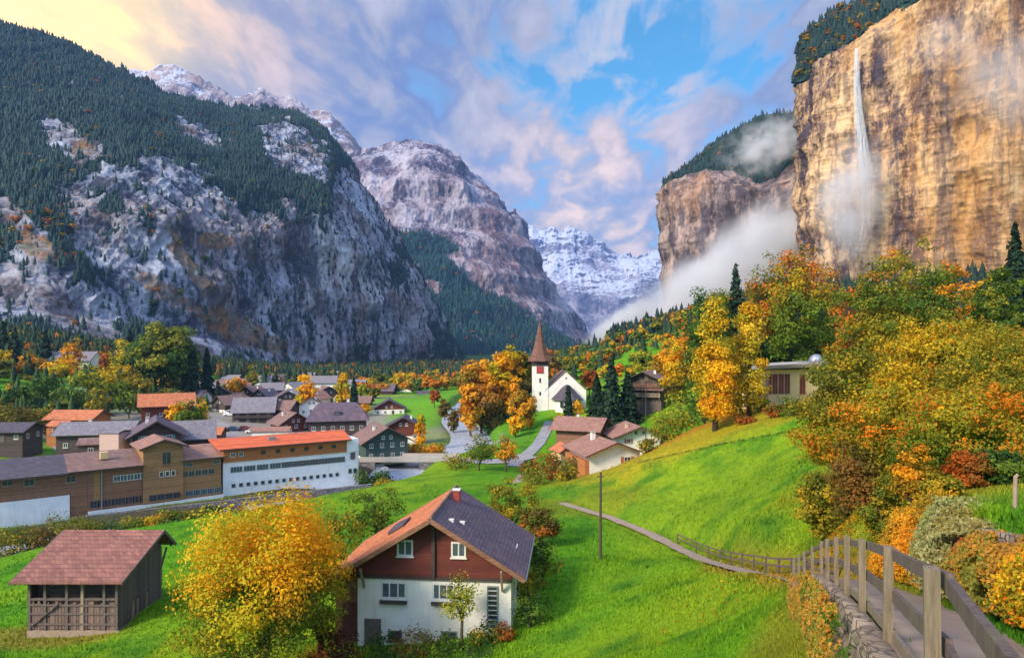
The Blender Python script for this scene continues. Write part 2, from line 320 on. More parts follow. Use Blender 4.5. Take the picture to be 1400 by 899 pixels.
def rbf_eval(fit, x, y):
    P, w = fit; x = np.asarray(x, float); y = np.asarray(y, float); sh = x.shape; x = x.ravel(); y = y.ravel(); o = np.zeros(len(x)); n = len(P)
    for i in range(0, len(x), 50000):
        xs, ys = x[i:i+50000], y[i:i+50000]
        r = np.sqrt((xs[:, None]-P[:, 0])**2+(ys[:, None]-P[:, 1])**2+4.0)
        o[i:i+50000] = r@w[:n]+w[n]+(xs*w[n+1]+ys*w[n+2])/1000
    return o.reshape(sh)
fitL = rbf_fit(CP+LOW); fitU = rbf_fit(CP+UPP)
def poly_near(P, x, y):
    """signed lateral distance (right of travel positive), index along, z of nearest point"""
    x = np.asarray(x, float); y = np.asarray(y, float); best = np.full(x.shape, 1e9); sgn = np.zeros(x.shape); zz_ = np.zeros(x.shape); yy = np.zeros(x.shape)
    for a, b in zip(P[:-1], P[1:]):
        d = b[:2]-a[:2]; L = d@d
        if L < 1e-9: continue
        t = np.clip(((x-a[0])*d[0]+(y-a[1])*d[1])/L, 0, 1); ex = x-(a[0]+t*d[0]); ey = y-(a[1]+t*d[1]); q = ex*ex+ey*ey; m = q < best
        best = np.where(m, q, best); sgn = np.where(m, np.sign(ex*d[1]-ey*d[0]), sgn); zz_ = np.where(m, a[2]+t*(b[2]-a[2]), zz_); yy = np.where(m, a[1]+t*d[1], yy)
    return np.sqrt(best)*sgn, zz_, yy
RIV = np.array([at(-900,900,70), at(-300,820,86), (-76,98,-31), at(60,760,104), at(150,745,110), at(305,715,120), at(400,695,129), at(490,680,141), at(530,672,152), at(552,640,166), at(590,628,177), at(628,618,186), at(648,604,200), at(643,590,222), at(626,575,255), at(630,560,300), at(650,545,380), at(655,530,450)])
RIV[:, 2] = np.linspace(-31.6, -29.0, len(RIV)); RIV[9:, 2] = [-30.2, -29.8, -29.5, -29.3, -29.2, -29.2, -29.2, -29.1, -29.0]
RIVd = dense(RIV, 4)
def strip_flat(z, x, y, P, half, soft, dz=0):
    m = (x > P[:, 0].min()-half-soft) & (x < P[:, 0].max()+half+soft) & (y > P[:, 1].min()-half-soft) & (y < P[:, 1].max()+half+soft)
    if not m.any(): return z
    s, pz, _ = poly_near(P, x[m], y[m]); w = 1-sst(half, half+soft, np.abs(s)); z = z.copy(); z[m] = z[m]*(1-w)+(pz+dz)*w; return z
ROADS = {}
def H(x, y, roads=True):
    x = np.atleast_1d(np.asarray(x, float)); y = np.atleast_1d(np.asarray(y, float)); zl = rbf_eval(fitL, x, y); z = zl.copy()
    m = (x > -12) & (x < 70) & (y > -16) & (y < 135)
    if m.any():
        zu = rbf_eval(fitU, x[m], y[m]); s, pz, py = poly_near(FPd, x[m], y[m]); zlo = zl[m]
        near = 1-sst(33, 42, py); far = 1-sst(45, 75, y[m])
        side = sst(0.05, 0.35, s)
        base = zlo*(1-side*far)+zu*side*far
        # shelf of the path, bank to its right
        up = pz+(zu-pz)*sst(1.9, 2.5, s); upm = np.where(s > 0, side, 0)*near
        fade = 1-sst(10, 25, s)
        base = base*(1-upm*fade)+up*upm*fade
        w = (1-sst(1.3, 4.0, np.abs(s-0.9)))*(1-near); base = base*(1-w)+pz*w
        z[m] = base
    # gentle bumps
    z = z+(fbm(v3(x/17, y/17, 0), 3, 5)-0.5)*0.9*sst(30, 60, np.hypot(x, y))+(fbm(v3(x/4, y/4, 0), 2, 9)-0.5)*0.2*sst(20, 40, np.hypot(x, y))
    if roads:
        for nme, (P, hw, so) in ROADS.items(): z = strip_flat(z, x, y, P, hw, so, -0.12)
    m = (x > -330) & (x < 60) & (y > 60) & (y < 480)
    if m.any():
        s, pz, _ = poly_near(RIVd, x[m], y[m]); a = np.abs(s); w = 1-sst(3.4, 9.0, a); z = z.copy()
        z[m] = np.where(z[m] > pz-1.2, z[m]*(1-w)+(pz-1.2)*w, z[m])
    return z
def h1(x, y): return float(H([x], [y])[0])
# roads: plan lines, heights taken from the ground itself
def mkroad(name, pts, hw, so):
    P = np.array([at(*p) for p in pts]); P = smooth_poly(dense(P, 3), 6); P[:, 2] = smooth_poly(np.c_[P[:, :2], H(P[:, 0], P[:, 1], roads=False)], 8)[:, 2]; ROADS[name] = (P, hw, so)
BR_A, BR_B = np.array([-40.0, 165.5, -26.9]), np.array([-15.5, 170.0, -26.9])
mkroad('main', [(610,626,166),(640,628,163),(690,632,158),(722,622,166)], 2.6, 3)
mkroad('left', [(60,580,196),(75,592,185),(92,607,172),(110,624,158)], 2.2, 2)
mkroad('village', [(515,624,166),(470,620,172),(400,612,186),(345,600,200),(318,590,212),(300,575,235),(270,560,260)], 3.5, 4)
mkroad('church', [(700,632,155),(722,617,168),(738,604,180),(745,590,197),(752,575,212)], 1.8, 2)
mkroad('track', [(872,634,117),(910,622,114),(950,611,110),(1020,600,104),(1075,588,99),(1115,575,95)], 1.4, 2.0)
# ground sheet
b_, A_, n_ = 5.2, 27.0, 620
sv = np.linspace(-1, 1, n_); gx = A_*np.sinh(b_*sv)*1.02+4; gy = A_*np.sinh(b_*sv)*1.02+16
GX, GY = np.meshgrid(gx, gy); GZ = H(GX.ravel(), GY.ravel()).reshape(GX.shape)
idx = np.arange(n_*n_).reshape(n_, n_); gf = np.stack([idx[:-1, :-1], idx[:-1, 1:], idx[1:, 1:], idx[1:, :-1]], -1).reshape(-1, 4)
px_ = 700+GX/np.maximum(GY, 1)*F; py_ = 470-GZ/np.maximum(GY, 1)*F
def gcolor(x, y, z):
    n1_ = fbm(v3(x/22, y/22, 0), 4, 31); n2_ = fbm(v3(x/3.2, y/3.2, 0), 4, 37); n3_ = fbm(v3(x/60, y/60, 0), 3, 41)
    g = np.array([0.090, 0.255, 0.008]); g2 = np.array([0.190, 0.310, 0.010]); g3 = np.array([0.035, 0.150, 0.010])
    a = np.clip((n1_-0.38)*3, 0, 1)[..., None]; c = g*(1-a)+g2*a; bmask = np.clip((n2_-0.50)*3.2, 0, 0.8)[..., None]; c = c*(1-bmask)+g3*bmask
    def patch(cx, cy, rx, ry, colr, amt, rot=0, edge=0.35):
        nonlocal c
        ca, sa = math.cos(rot), math.sin(rot); u = ((x-cx)*ca+(y-cy)*sa)/rx; v = (-(x-cx)*sa+(y-cy)*ca)/ry
        d = np.sqrt(u*u+v*v)+(n2_-0.5)*0.6+(n1_-0.5)*0.5; w = (amt*(1-sst(1-edge, 1+edge, d)))[..., None]; c = c*(1-w)+np.array(colr)*w
    # yellowed autumn hill top beyond the meadow, rough dry edges of the path
    patch(34, 122, 27, 16, (0.33, 0.26, 0.012), 0.85); patch(40, 130, 15, 8, (0.36, 0.14, 0.015), 0.75)
    patch(12, 103, 10, 7, (0.22, 0.20, 0.015), 0.5); patch(30, 60, 6, 10, (0.22, 0.19, 0.015), 0.5); patch(26, 88, 12, 14, (0.15, 0.25, 0.01), 0.5)
    patch(17, 44, 2.6, 26, (0.30, 0.17, 0.03), 0.75, -0.12, 0.5); patch(10.5, 22, 2.6, 9, (0.26, 0.17, 0.02), 0.5, -0.35)
    patch(-3, 82, 5, 10, (0.24, 0.16, 0.03), 0.6); patch(-40, 57, 7, 2.2, (0.28, 0.13, 0.04), 0.5)
    patch(-2, 215, 14, 22, (0.08, 0.27, 0.01), 0.8); patch(-12, 190, 10, 10, (0.34, 0.29, 0.24), 0.8)
    # village: paving between the houses
    patch(-95, 290, 75, 120, (0.20, 0.19, 0.13), 0.75, 0.3, 0.25); patch(-80, 235, 55, 60, (0.27, 0.24, 0.23), 0.85, 0.3, 0.25); patch(-70, 175, 30, 20, (0.25, 0.22, 0.21), 0.8, 0.5, 0.2)
    patch(-42, 330, 24, 40, (0.10, 0.30, 0.01), 0.9); patch(-36, 270, 13, 45, (0.11, 0.28, 0.012), 0.95); patch(-62, 187, 4, 6, (0.12, 0.33, 0.01), 0.9)
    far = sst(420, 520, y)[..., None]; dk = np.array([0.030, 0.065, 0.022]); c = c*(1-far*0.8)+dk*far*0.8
    wood = sst(-4, 25, z)[..., None]*0.8; c = c*(1-wood)+np.array([0.07, 0.075, 0.025])*wood
    return c*(0.8+0.4*n3_[..., None])
gcol = gcolor(GX.ravel(), GY.ravel(), GZ.ravel())
sR, _, _ = poly_near(RIVd, GX.ravel(), GY.ravel()); wR = ((1-sst(6, 11, np.abs(sR+2)))*(1-0.75*sst(175, 200, GY.ravel())))[:, None]; gcol = gcol*(1-wR)+np.array([0.075, 0.065, 0.04])*wR
# grass material
m, t, b, o = newmat('meadow_grass'); a = N(t, 'ShaderNodeAttribute', attribute_name='Col'); v = coords(t)
n = noise(t, v, 1.1, 8, 0.72); nb = noise(t, v, 7.0, 5, 0.75)
f = mth(t, 'ADD', mth(t, 'MULTIPLY', n, 0.7), mth(t, 'MULTIPLY', nb, 0.6))
col = mixc(t, 1.0, a.outputs['Color'], ramp(t, f, [(0.42, (0.40, 0.46, 0.50)), (0.60, (0.90, 0.95, 0.9)), (0.78, (1.60, 1.35, 1.2))]), 'MULTIPLY')
t.links.new(col, b.inputs['Base Color']); b.inputs['Roughness'].default_value = 0.95; b.inputs['Specular IOR Level'].default_value = 0.1
bump(t, b, f, 1.0, 0.25); M['grass'] = m
tag(np_mesh('ground', np.c_[GX.ravel(), GY.ravel(), GZ.ravel()], gf, M['grass'], col=gcol, smooth=True), 'green meadow and valley floor', kind='structure')
def road_strip(name, P, w, mat, off=0.0, dz=0.05, edge=0.0, kind='structure', n=6):
    d = np.gradient(P[:, :2], axis=0); d /= np.linalg.norm(d, axis=1)[:, None]; nr = np.c_[d[:, 1], -d[:, 0]]; V = []
    for k in range(n+1):
        q = off+w*(k/n-0.5); jit = (fbm(v3(P[:, 0]/1.3, P[:, 1]/1.3, k), 3, 77)-0.5)*edge*(1 if k in (0, n) else 0)
        xy = P[:, :2]+nr*(q+jit)[:, None]; V.append(np.c_[xy, P[:, 2]+dz+0.02*(1-(2*k/n-1)**2)])
    V = np.array(V); L = len(P); ii = np.arange((n+1)*L).reshape(n+1, L)
    fc = np.stack([ii[:-1, :-1], ii[:-1, 1:], ii[1:, 1:], ii[1:, :-1]], -1).reshape(-1, 4)[:, ::-1]
    return tag(np_mesh(name, V.reshape(-1, 3), fc, mat, smooth=True), kind=kind)
Pn = FPd.copy()
road_strip('footpath', Pn, 1.6, M['path'], off=0.92, dz=0.04, edge=0.5, n=8)
road_strip('village_road', ROADS['main'][0], 6.4, M['road']); road_strip('lane', ROADS['left'][0], 3.8, M['road'], edge=0.5)
road_strip('village_road', ROADS['village'][0], 6.4, M['paving']); road_strip('lane', ROADS['church'][0], 3.2, M['road'], edge=0.4)
M['dry_track'] = simple('dry_track', (0.42, 0.30, 0.15), (0.26, 0.19, 0.08), 0.95, 1.0)
road_strip('hill_track', ROADS['track'][0], 2.0, M['dry_track'], edge=1.0, dz=0.12)
# river
m, t, b, o = newmat('river_water'); v = coords(t, (1, 1, 1)); nn = noise(t, v, 1.6, 6, 0.7)
t.links.new(ramp(t, nn, [(0.35, (0.30, 0.34, 0.40)), (0.55, (0.45, 0.48, 0.54)), (0.70, (0.75, 0.77, 0.80))]), b.inputs['Base Color']); b.inputs['Roughness'].default_value = 0.25; bump(t, b, nn, 0.6, 0.3)
RW = smooth_poly(RIVd, 5); RW[:, 2] += 0.1; road_strip('river', RW, 13, m, dz=0, n=4)
# ================================================================ MOUNTAINS
def rockmat(name, c_dark, c_mid, c_light, sc, warm=None, forest=(0.028, 0.05, 0.026), snow=False, snowc=(0.50, 0.53, 0.62), bsd=4.0, autumn=0.25, warmattr=False, streak=0.0):
    m, t, b, o = newmat(name); v = coords(t); vs = coords(t, (1, 1, 0.18))
    n = noise(t, v, 0.012*sc, 9, 0.68); ns = noise(t, vs, 0.03*sc, 8, 0.7); nf = noise(t, coords(t, (1, 1, 0.6)), 0.17*sc, 6, 0.8)
    f = mth(t, 'ADD', mth(t, 'ADD', mth(t, 'MULTIPLY', n, 0.42), mth(t, 'MULTIPLY', ns, 0.60)), mth(t, 'MULTIPLY', mth(t, 'ADD', nf, noise(t, coords(t, (1, 1, 0.3)), 0.16*sc, 5, 0.75)), 0.24))
    col = ramp(t, f, [(0.690, c_dark), (0.735, c_mid), (0.785, c_light), (0.86, tuple(min(1, x*1.35) for x in c_light))])
    if warm: col = mixc(t, ramp(t, noise(t, coords(t, (1, 1, 0.5)), 0.009*sc, 6, 0.6), [(0.46, 0.0), (0.60, warm[3])]), col, warm[:3])
    if streak: col = mixc(t, mth(t, 'MULTIPLY', ramp(t, noise(t, coords(t, (1, 1, 0.06)), 0.075*sc, 6, 0.65), [(0.50, 0.0), (0.60, 1.0)]), streak), col, (0.10, 0.085, 0.105))
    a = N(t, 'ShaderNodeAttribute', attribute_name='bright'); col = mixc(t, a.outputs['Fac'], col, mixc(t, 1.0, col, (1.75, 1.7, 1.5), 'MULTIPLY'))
    fa = N(t, 'ShaderNodeAttribute', attribute_name='forest')
    ff = ramp(t, mth(t, 'ADD', fa.outputs['Fac'], mth(t, 'ADD', mth(t, 'MULTIPLY', mth(t, 'SUBTRACT', nf, 0.5), 1.6), mth(t, 'MULTIPLY', mth(t, 'SUBTRACT', n, 0.5), 1.2))), [(0.42, 0.0), (0.54, 1.0)])
    fc = ramp(t, noise(t, v, 0.03*sc, 6, 0.7), [(0.4, forest), (0.60, tuple(x*1.5 for x in forest)), (0.72, (0.20*autumn+forest[0], 0.12*autumn+forest[1], 0.02))])
    col = mixc(t, ff, col, fc)
    if warmattr:
        wa = N(t, 'ShaderNodeAttribute', attribute_name='snow'); col = mixc(t, ramp(t, mth(t, 'ADD', wa.outputs['Fac'], mth(t, 'MULTIPLY', mth(t, 'SUBTRACT', nf, 0.5), 3.2)), [(0.50, 0.0), (0.85, 0.8)]), col, ramp(t, noise(t, v, 0.09, 5, 0.7), [(0.4, (0.10, 0.10, 0.04)), (0.52, (0.25, 0.13, 0.05)), (0.62, (0.36, 0.17, 0.04))]))
    if snow:
        sa = N(t, 'ShaderNodeAttribute', attribute_name='snow'); g = N(t, 'ShaderNodeNewGeometry'); s = N(t, 'ShaderNodeSeparateXYZ'); t.links.new(g.outputs['Normal'], s.inputs[0])
        q = mth(t, 'ADD', mth(t, 'ADD', sa.outputs['Fac'], mth(t, 'MULTIPLY', mth(t, 'SUBTRACT', s.outputs[2], 0.5), 0.9)), mth(t, 'MULTIPLY', mth(t, 'SUBTRACT', nf, 0.5), 1.6))
        col = mixc(t, ramp(t, q, [(0.50, 0.0), (0.62, 1.0)]), col, snowc)
    t.links.new(col, b.inputs['Base Color']); b.inputs['Roughness'].default_value = 1.0; b.inputs['Specular IOR Level'].default_value = 0.05
    bump(t, b, mth(t, 'ADD', mth(t, 'MULTIPLY', f, 1.0), mth(t, 'MULTIPLY', nf, 0.5)), 1.0, bsd); return m
def ell(px, py, L):
    r = np.zeros(px.shape)
    for cx, cy, rx, ry, rot in L:
        c, s = math.cos(R(rot)), math.sin(R(rot)); u = ((px-cx)*c+(py-cy)*s)/rx; v = (-(px-cx)*s+(py-cy)*c)/ry; r = np.maximum(r, 1-sst(0.55, 1.3, np.sqrt(u*u+v*v)))
    return r
MT = {}
def mountain(name, cols, nu, nv, mat, disp, nscale, seed, strata=0.0, back=250, forestfn=None, snowfn=None, brightfn=None, vstretch=0.35, bdir=(0, 1, 0), bdrop=0.55, foot=0):
    P = np.array([[at(*q) for q in c] for c in cols], float); P[:, 0, 2] -= foot; K = P.shape[1]
    arc = np.r_[0, np.cumsum(np.linalg.norm(np.diff(P[:, K//2, :2], axis=0), axis=1)+1e-3)]; uu = np.linspace(0, arc[-1], nu)
    cols_ = np.stack([[np.interp(uu, arc, P[:, k, a]) for a in range(3)] for k in range(K)], 0)      # K,3,nu
    hv = np.r_[0, np.cumsum(np.linalg.norm(np.diff(P.mean(0), axis=0), axis=1))]; hv /= hv[-1]; vv = np.linspace(0, 1, nv)
    G = np.zeros((nv, nu, 3))
    for a in range(3):
        arr = cols_[:, a, :]
        for j, q in enumerate(vv):
            k = min(np.searchsorted(hv, q, side='right')-1, K-2); k = max(k, 0); f = (q-hv[k])/(hv[k+1]-hv[k]); G[j, :, a] = arr[k]*(1-f)+arr[k+1]*f
    for _ in range(3): G[1:-1] = G[1:-1]*0.5+(G[:-2]+G[2:])*0.25
    px = 700+G[..., 0]/G[..., 1]*F; py = 470-G[..., 2]/G[..., 1]*F
    tu = np.gradient(G, axis=1); tv = np.gradient(G, axis=0); nr = np.cross(tu, tv); nr /= np.linalg.norm(nr, axis=-1)[..., None]+1e-9
    W1 = fbm(G/nscale*v3(1, 1, vstretch), 6, seed, 0.55, True)-0.55; W2 = fbm(G/(nscale*0.22)*v3(1, 1, 0.55), 4, seed+20, 0.6, True)-0.55
    W3 = fbm(G/(nscale*0.055)*v3(1, 1, 0.7), 3, seed+40, 0.6, True)-0.55; d = disp*(W1*1.6+W2*0.5+W3*0.13)
    if strata: d = d+strata*(np.abs(((G[..., 2]+W1*30)/ (nscale*0.55)) % 1-0.5)*2-0.5)
    d = d-d.mean()
    edge = np.minimum(1, np.minimum(vv[:, None]*8+0.0, 1)); d = d*edge
    rid = sst(0.93, 1.0, vv)[:, None]
    G = G+nr*(d*(1-0.5*rid))[..., None]*np.array([1, 1, 0.35]); G[..., 2] += rid*(fbm(G/(nscale*0.12), 3, seed+5, 0.6)-0.5)*disp*0.6
    fo = forestfn(px, py, G) if forestfn else np.zeros(px.shape); sn = snowfn(px, py, G) if snowfn else np.zeros(px.shape); br = brightfn(px, py) if brightfn else np.zeros(px.shape)
    nb = 8; last = G[-1]; bk = [last+np.array(bdir)*back*k/nb+np.array([0, 0, -1])*(back*bdrop*(k/nb)**1.3) for k in range(1, nb+1)]
    GG = np.concatenate([G, np.array(bk)]); z0 = np.zeros((nb, nu)); fo2 = np.concatenate([fo, z0+fo[-1]]); sn2 = np.concatenate([sn, z0+sn[-1]]); br2 = np.concatenate([br, z0])
    nvv = GG.shape[0]; ii = np.arange(nvv*nu).reshape(nvv, nu); fc = np.stack([ii[:-1, :-1], ii[:-1, 1:], ii[1:, 1:], ii[1:, :-1]], -1).reshape(-1, 4)
    o = np_mesh(name, GG.reshape(-1, 3), fc, mat, smooth=True, attrs={'forest': fo2.ravel(), 'snow': sn2.ravel(), 'bright': br2.ravel()})
    tag(o, kind='structure'); MT[name+str(seed)] = (G, fo, px, py); return o
# --- left valley wall
LM = [[(-520,500,330),(-520,470,420),(-520,330,500),(-520,180,650),(-520,0,800),(-520,-260,950)],
 [(-250,480,380),(-250,440,470),(-250,310,560),(-250,170,700),(-250,40,850),(-250,-105,1000)],
 [(0,470,470),(0,415,540),(0,310,620),(0,220,760),(0,120,950),(0,28,1150)], [(60,475,480),(60,425,550),(60,305,630),(60,210,780),(60,128,960),(60,46,1160)],
 [(100,480,500),(100,430,570),(100,300,650),(100,200,800),(100,130,960),(100,62,1170)], [(165,490,520),(165,440,600),(165,300,670),(165,205,780),(165,150,950),(165,96,1190)],
 [(220,500,545),(220,445,640),(220,300,700),(220,215,790),(220,178,960),(220,124,1210)], [(300,512,600),(300,465,690),(300,330,745),(300,255,810),(300,200,1000),(300,145,1250)],
 [(360,520,690),(360,475,750),(360,315,800),(360,250,880),(360,200,1020),(360,147,1280)], [(410,525,770),(410,485,815),(410,300,865),(410,255,950),(410,200,1060),(410,157,1300)],
 [(440,528,830),(440,490,860),(440,292,905),(440,262,980),(440,215,1090),(440,178,1280)], [(470,530,880),(470,495,910),(470,318,950),(470,290,1010),(470,245,1110),(470,213,1260)],
 [(500,530,930),(500,497,960),(500,345,990),(500,318,1050),(500,285,1120),(500,258,1260)], [(520,530,970),(520,500,1000),(520,368,1035),(520,340,1080),(520,315,1150),(520,290,1260)],
 [(545,530,1030),(545,502,1060),(545,400,1080),(545,372,1120),(545,350,1180),(545,332,1270)], [(570,530,1090),(570,505,1110),(570,432,1130),(570,412,1160),(570,394,1210),(570,376,1280)],
 [(595,530,1150),(595,508,1170),(595,462,1190),(595,448,1210),(595,438,1240),(595,425,1290)], [(620,532,1220),(620,515,1235),(620,495,1250),(620,488,1265),(620,480,1280),(620,472,1300)],
 [(650,534,1280),(650,525,1290),(650,520,1300),(650,517,1310),(650,514,1320),(650,510,1330)]]
ROCK_L = [(218,262,72,56,15),(287,284,34,34,0),(150,330,95,42,45),(30,395,60,52,0),(115,430,90,36,5),(330,370,120,90,40),(400,385,100,110,0),(470,400,85,110,-15),(545,445,66,62,55),(300,440,95,55,10),(400,460,130,50,0),(100,200,66,24,35),(150,250,50,20,40),(268,182,38,13,30),(400,205,64,34,38),(478,262,28,38,-30),(485,320,55,48,40),(200,370,50,46,30),(255,330,60,50,30),(20,300,50,18,40)]
def wob(px, py, G, s, a, seed): return a*(fbm(G/s, 4, seed, 0.6)-0.5)
def forest_L(px, py, G):
    r = ell(px, py, ROCK_L); GV = G*np.array([1, 1, 0.45]); f = 0.98-r*0.92-0.12*sst(230, 330, py)+wob(px, py, GV, 42, 1.7, 3)+wob(px, py, GV, 13, 1.5, 8)
    return np.clip(f*0.95+0.0, 0, 1)
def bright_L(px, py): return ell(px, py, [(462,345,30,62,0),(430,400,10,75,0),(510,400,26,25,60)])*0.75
def snow_top(py0, w): return lambda px, py, G: 1-sst(0, w, py-py0(px))
mL = rockmat('left_wall_rock', (0.05, 0.058, 0.09), (0.21, 0.225, 0.29), (0.36, 0.38, 0.45), 1.3, (0.30, 0.17, 0.085, 0.35), forest=(0.016, 0.034, 0.034), autumn=0.06, warmattr=True, streak=0.35)
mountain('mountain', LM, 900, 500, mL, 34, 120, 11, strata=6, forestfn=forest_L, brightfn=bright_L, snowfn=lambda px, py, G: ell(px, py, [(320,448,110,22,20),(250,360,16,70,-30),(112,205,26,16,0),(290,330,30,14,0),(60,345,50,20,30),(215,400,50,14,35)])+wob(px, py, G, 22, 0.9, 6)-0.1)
# --- snowy ridge behind it
SR = [(120,110),(165,102),(180,95),(205,98),(213,92),(230,88),(245,91),(260,98),(285,112),(300,122),(320,133),(332,131),(345,128),(350,122),(357,119),(364,126),(380,132),(398,133),(410,139),(425,150),(440,152),(452,154),(462,166),(480,186),(492,200),(510,225),(540,260)]
mS = rockmat('snow_ridge_rock', (0.10, 0.08, 0.10), (0.22, 0.18, 0.2), (0.36, 0.3, 0.3), 0.5, (0.35, 0.22, 0.16, 0.5), snow=True, bsd=10)
mountain('mountain', [[(x,430,2300),(x,330,2500),(x,250,2700),(x,(y+250)/2,2900),(x,y,3200)] for x, y in SR], 300, 160, mS, 50, 260, 23, snowfn=lambda px, py, G: 0.32+0*px+wob(px, py, G, 160, 0.9, 6), back=700)
# --- middle mountain
def mm(x, ft, lg, cl, rd, D=0): return [(x,528,1700+D),(x,(528+ft)/2,1900+D),(x,ft,2100+D),(x,lg,2220+D),(x,cl,2330+D),(x,rd,2550+D)]
MM = [mm(430,330,290,250,235,100), mm(470,325,285,235,212,80), mm(500,325,285,232,203), mm(530,325,290,235,197), mm(552,330,292,232,193), mm(570,332,295,228,191), mm(588,338,298,230,196), mm(603,342,300,234,200), mm(618,348,305,240,206),
      mm(627,350,308,246,212), mm(636,355,312,252,230), mm(650,365,320,270,240), mm(664,372,330,280,250), mm(680,385,340,295,268), mm(692,395,352,305,277), mm(698,400,358,312,289), mm(704,405,365,318,283), mm(710,410,372,325,292), mm(722,420,385,350,322), mm(735,432,402,375,352),
      mm(745,442,415,392,374), mm(760,455,432,414,398), mm(775,466,448,432,418), mm(795,482,468,455,440), mm(812,498,488,478,466), mm(835,510,505,500,494)]
def forest_M(px, py, G):
    cut = np.interp(px, [480, 560, 590, 640, 700, 760, 800], [318, 318, 338, 372, 408, 450, 470]); f = sst(-12, 22, py-cut)
    f = np.maximum(f, ell(px, py, [(575,335,60,14,5)])*0.9); f = f-ell(px, py, [(545,360,45,9,5),(505,440,30,40,40),(640,455,40,6,35),(600,395,30,10,20)])*0.6
    return np.clip(f+wob(px, py, G, 90, 0.7, 4), 0, 1)
mM = rockmat('middle_mountain_rock', (0.06, 0.045, 0.075), (0.18, 0.155, 0.20), (0.37, 0.33, 0.37), 0.55, (0.32, 0.18, 0.15, 0.35), forest=(0.014, 0.050, 0.052), snow=True, bsd=10, autumn=0.15)
mountain('mountain', MM, 420, 300, mM, 46, 200, 37, strata=24, forestfn=forest_M, snowfn=lambda px, py, G: 0.62*ell(px, py, [(520,212,45,9,5),(560,206,45,4,0)])-0.4, back=700)
# --- far snow mountains
FR = [(640,330),(690,322),(712,314),(728,308),(740,318),(748,319),(757,312),(765,315),(775,311),(787,311),(800,318),(812,322),(826,329),(838,341),(848,348),(862,346),(873,350),(884,344),(898,341),(915,345),(935,335),(970,330)]
mF = rockmat('far_snow_rock', (0.07, 0.075, 0.13), (0.15, 0.15, 0.22), (0.26, 0.24, 0.3), 0.28, None, snow=True, bsd=18)
def snow_F(px, py, G): return 0.42-0.50*sst(365, 430, py+(px-800)*0.10)+wob(px, py, G, 330, 1.0, 14)
mountain('mountain', [[(x,520,3900),(x,470,4200),(x,430,4500),(x,390,4800),(x,(y+385)/2,5100),(x,y,5500)] for x, y in FR], 330, 220, mF, 150, 620, 41, snowfn=snow_F, back=1200, vstretch=0.8)
# --- right cliffs
RB = [[(960,460,1500),(955,400,1500),(950,300,1500),(950,285,1500),(950,262,1500)],[(925,465,1050),(922,400,1050),(918,300,1050),(918,285,1060),(922,262,1080)],
 [(903,468,820),(907,400,820),(903,285,820),(901,275,828),(903,262,845)],[(918,465,790),(920,400,790),(916,268,790),(915,252,805),(918,243,860)],[(940,462,775),(940,400,775),(940,255,775),(940,238,800),(942,222,880)],
 [(965,460,765),(965,400,765),(965,245,765),(965,228,795),(965,203,890)],[(1000,455,755),(1000,400,755),(1000,255,755),(1000,235,790),(1000,180,900)],[(1040,450,745),(1040,390,745),(1040,262,745),(1040,240,780),(1040,160,900)],
 [(1085,445,735),(1085,380,735),(1085,240,735),(1085,218,770),(1085,151,900)],[(1160,440,730),(1160,380,730),(1160,235,730),(1160,215,770),(1160,150,900)],[(1260,440,730),(1260,380,730),(1260,235,730),(1260,215,770),(1260,150,900)]]
mR = rockmat('warm_cliff_rock', (0.08, 0.055, 0.065), (0.37, 0.23, 0.14), (0.64, 0.43, 0.24), 1.7, (0.58, 0.28, 0.06, 0.6), forest=(0.022, 0.045, 0.030), bsd=3, streak=0.6)
mR2 = rockmat('back_cliff_rock', (0.07, 0.055, 0.06), (0.16, 0.12, 0.125), (0.37, 0.27, 0.235), 1.6, (0.50, 0.25, 0.10, 0.4), forest=(0.022, 0.045, 0.032), bsd=3, streak=0.75)
def forest_RB(px, py, G):
    cut = np.interp(px, [900, 940, 965, 1000, 1040, 1090], [262, 236, 230, 238, 246, 222]); return np.clip(1-sst(-4, 7, py-cut)+wob(px, py, G, 25, 0.4, 9)-0.05, 0, 1)
mountain('cliff', RB, 360, 260, mR2, 20, 75, 53, strata=5, forestfn=forest_RB, back=300, vstretch=0.25, bdir=(1, 0.6, 0), bdrop=0.1, foot=25)
RF = [[(1165,405,1050),(1165,300,1050),(1165,200,1050),(1165,130,1050),(1165,85,1060)],[(1125,405,760),(1124,300,760),(1120,200,760),(1120,120,760),(1122,75,770)],
 [(1102,408,590),(1098,300,585),(1094,190,582),(1095,115,590),(1101,66,612)],[(1112,405,560),(1108,300,558),(1106,180,556),(1106,88,566),(1110,42,600)],[(1125,402,546),(1122,300,544),(1122,180,542),(1122,84,552),(1126,28,592)],
 [(1150,400,532),(1150,300,530),(1150,180,528),(1150,74,536),(1152,14,580)],[(1172,400,527),(1172,300,525),(1172,180,524),(1172,66,530),(1174,5,575)],[(1210,398,520),(1210,300,518),(1210,170,514),(1210,38,520),(1212,-15,570)],
 [(1250,396,508),(1250,290,505),(1250,150,500),(1250,8,508),(1250,-40,560)],[(1330,395,490),(1330,280,485),(1330,120,480),(1330,-60,490),(1330,-120,540)],[(1420,400,460),(1420,280,455),(1420,110,450),(1420,-110,460),(1420,-180,510)],
 [(1600,410,420),(1600,280,415),(1600,80,410),(1600,-190,420),(1600,-270,470)],[(1900,420,380),(1900,280,380),(1900,80,380),(1900,-240,390),(1900,-330,440)]]
def forest_RF(px, py, G):
    cut = np.interp(px, [1095, 1112, 1150, 1172, 1210, 1250, 1300], [118, 84, 62, 58, 22, 2, -30]); return np.clip(1-sst(-5, 8, py-cut)+wob(px, py, G, 20, 0.4, 19)-0.08, 0, 1)
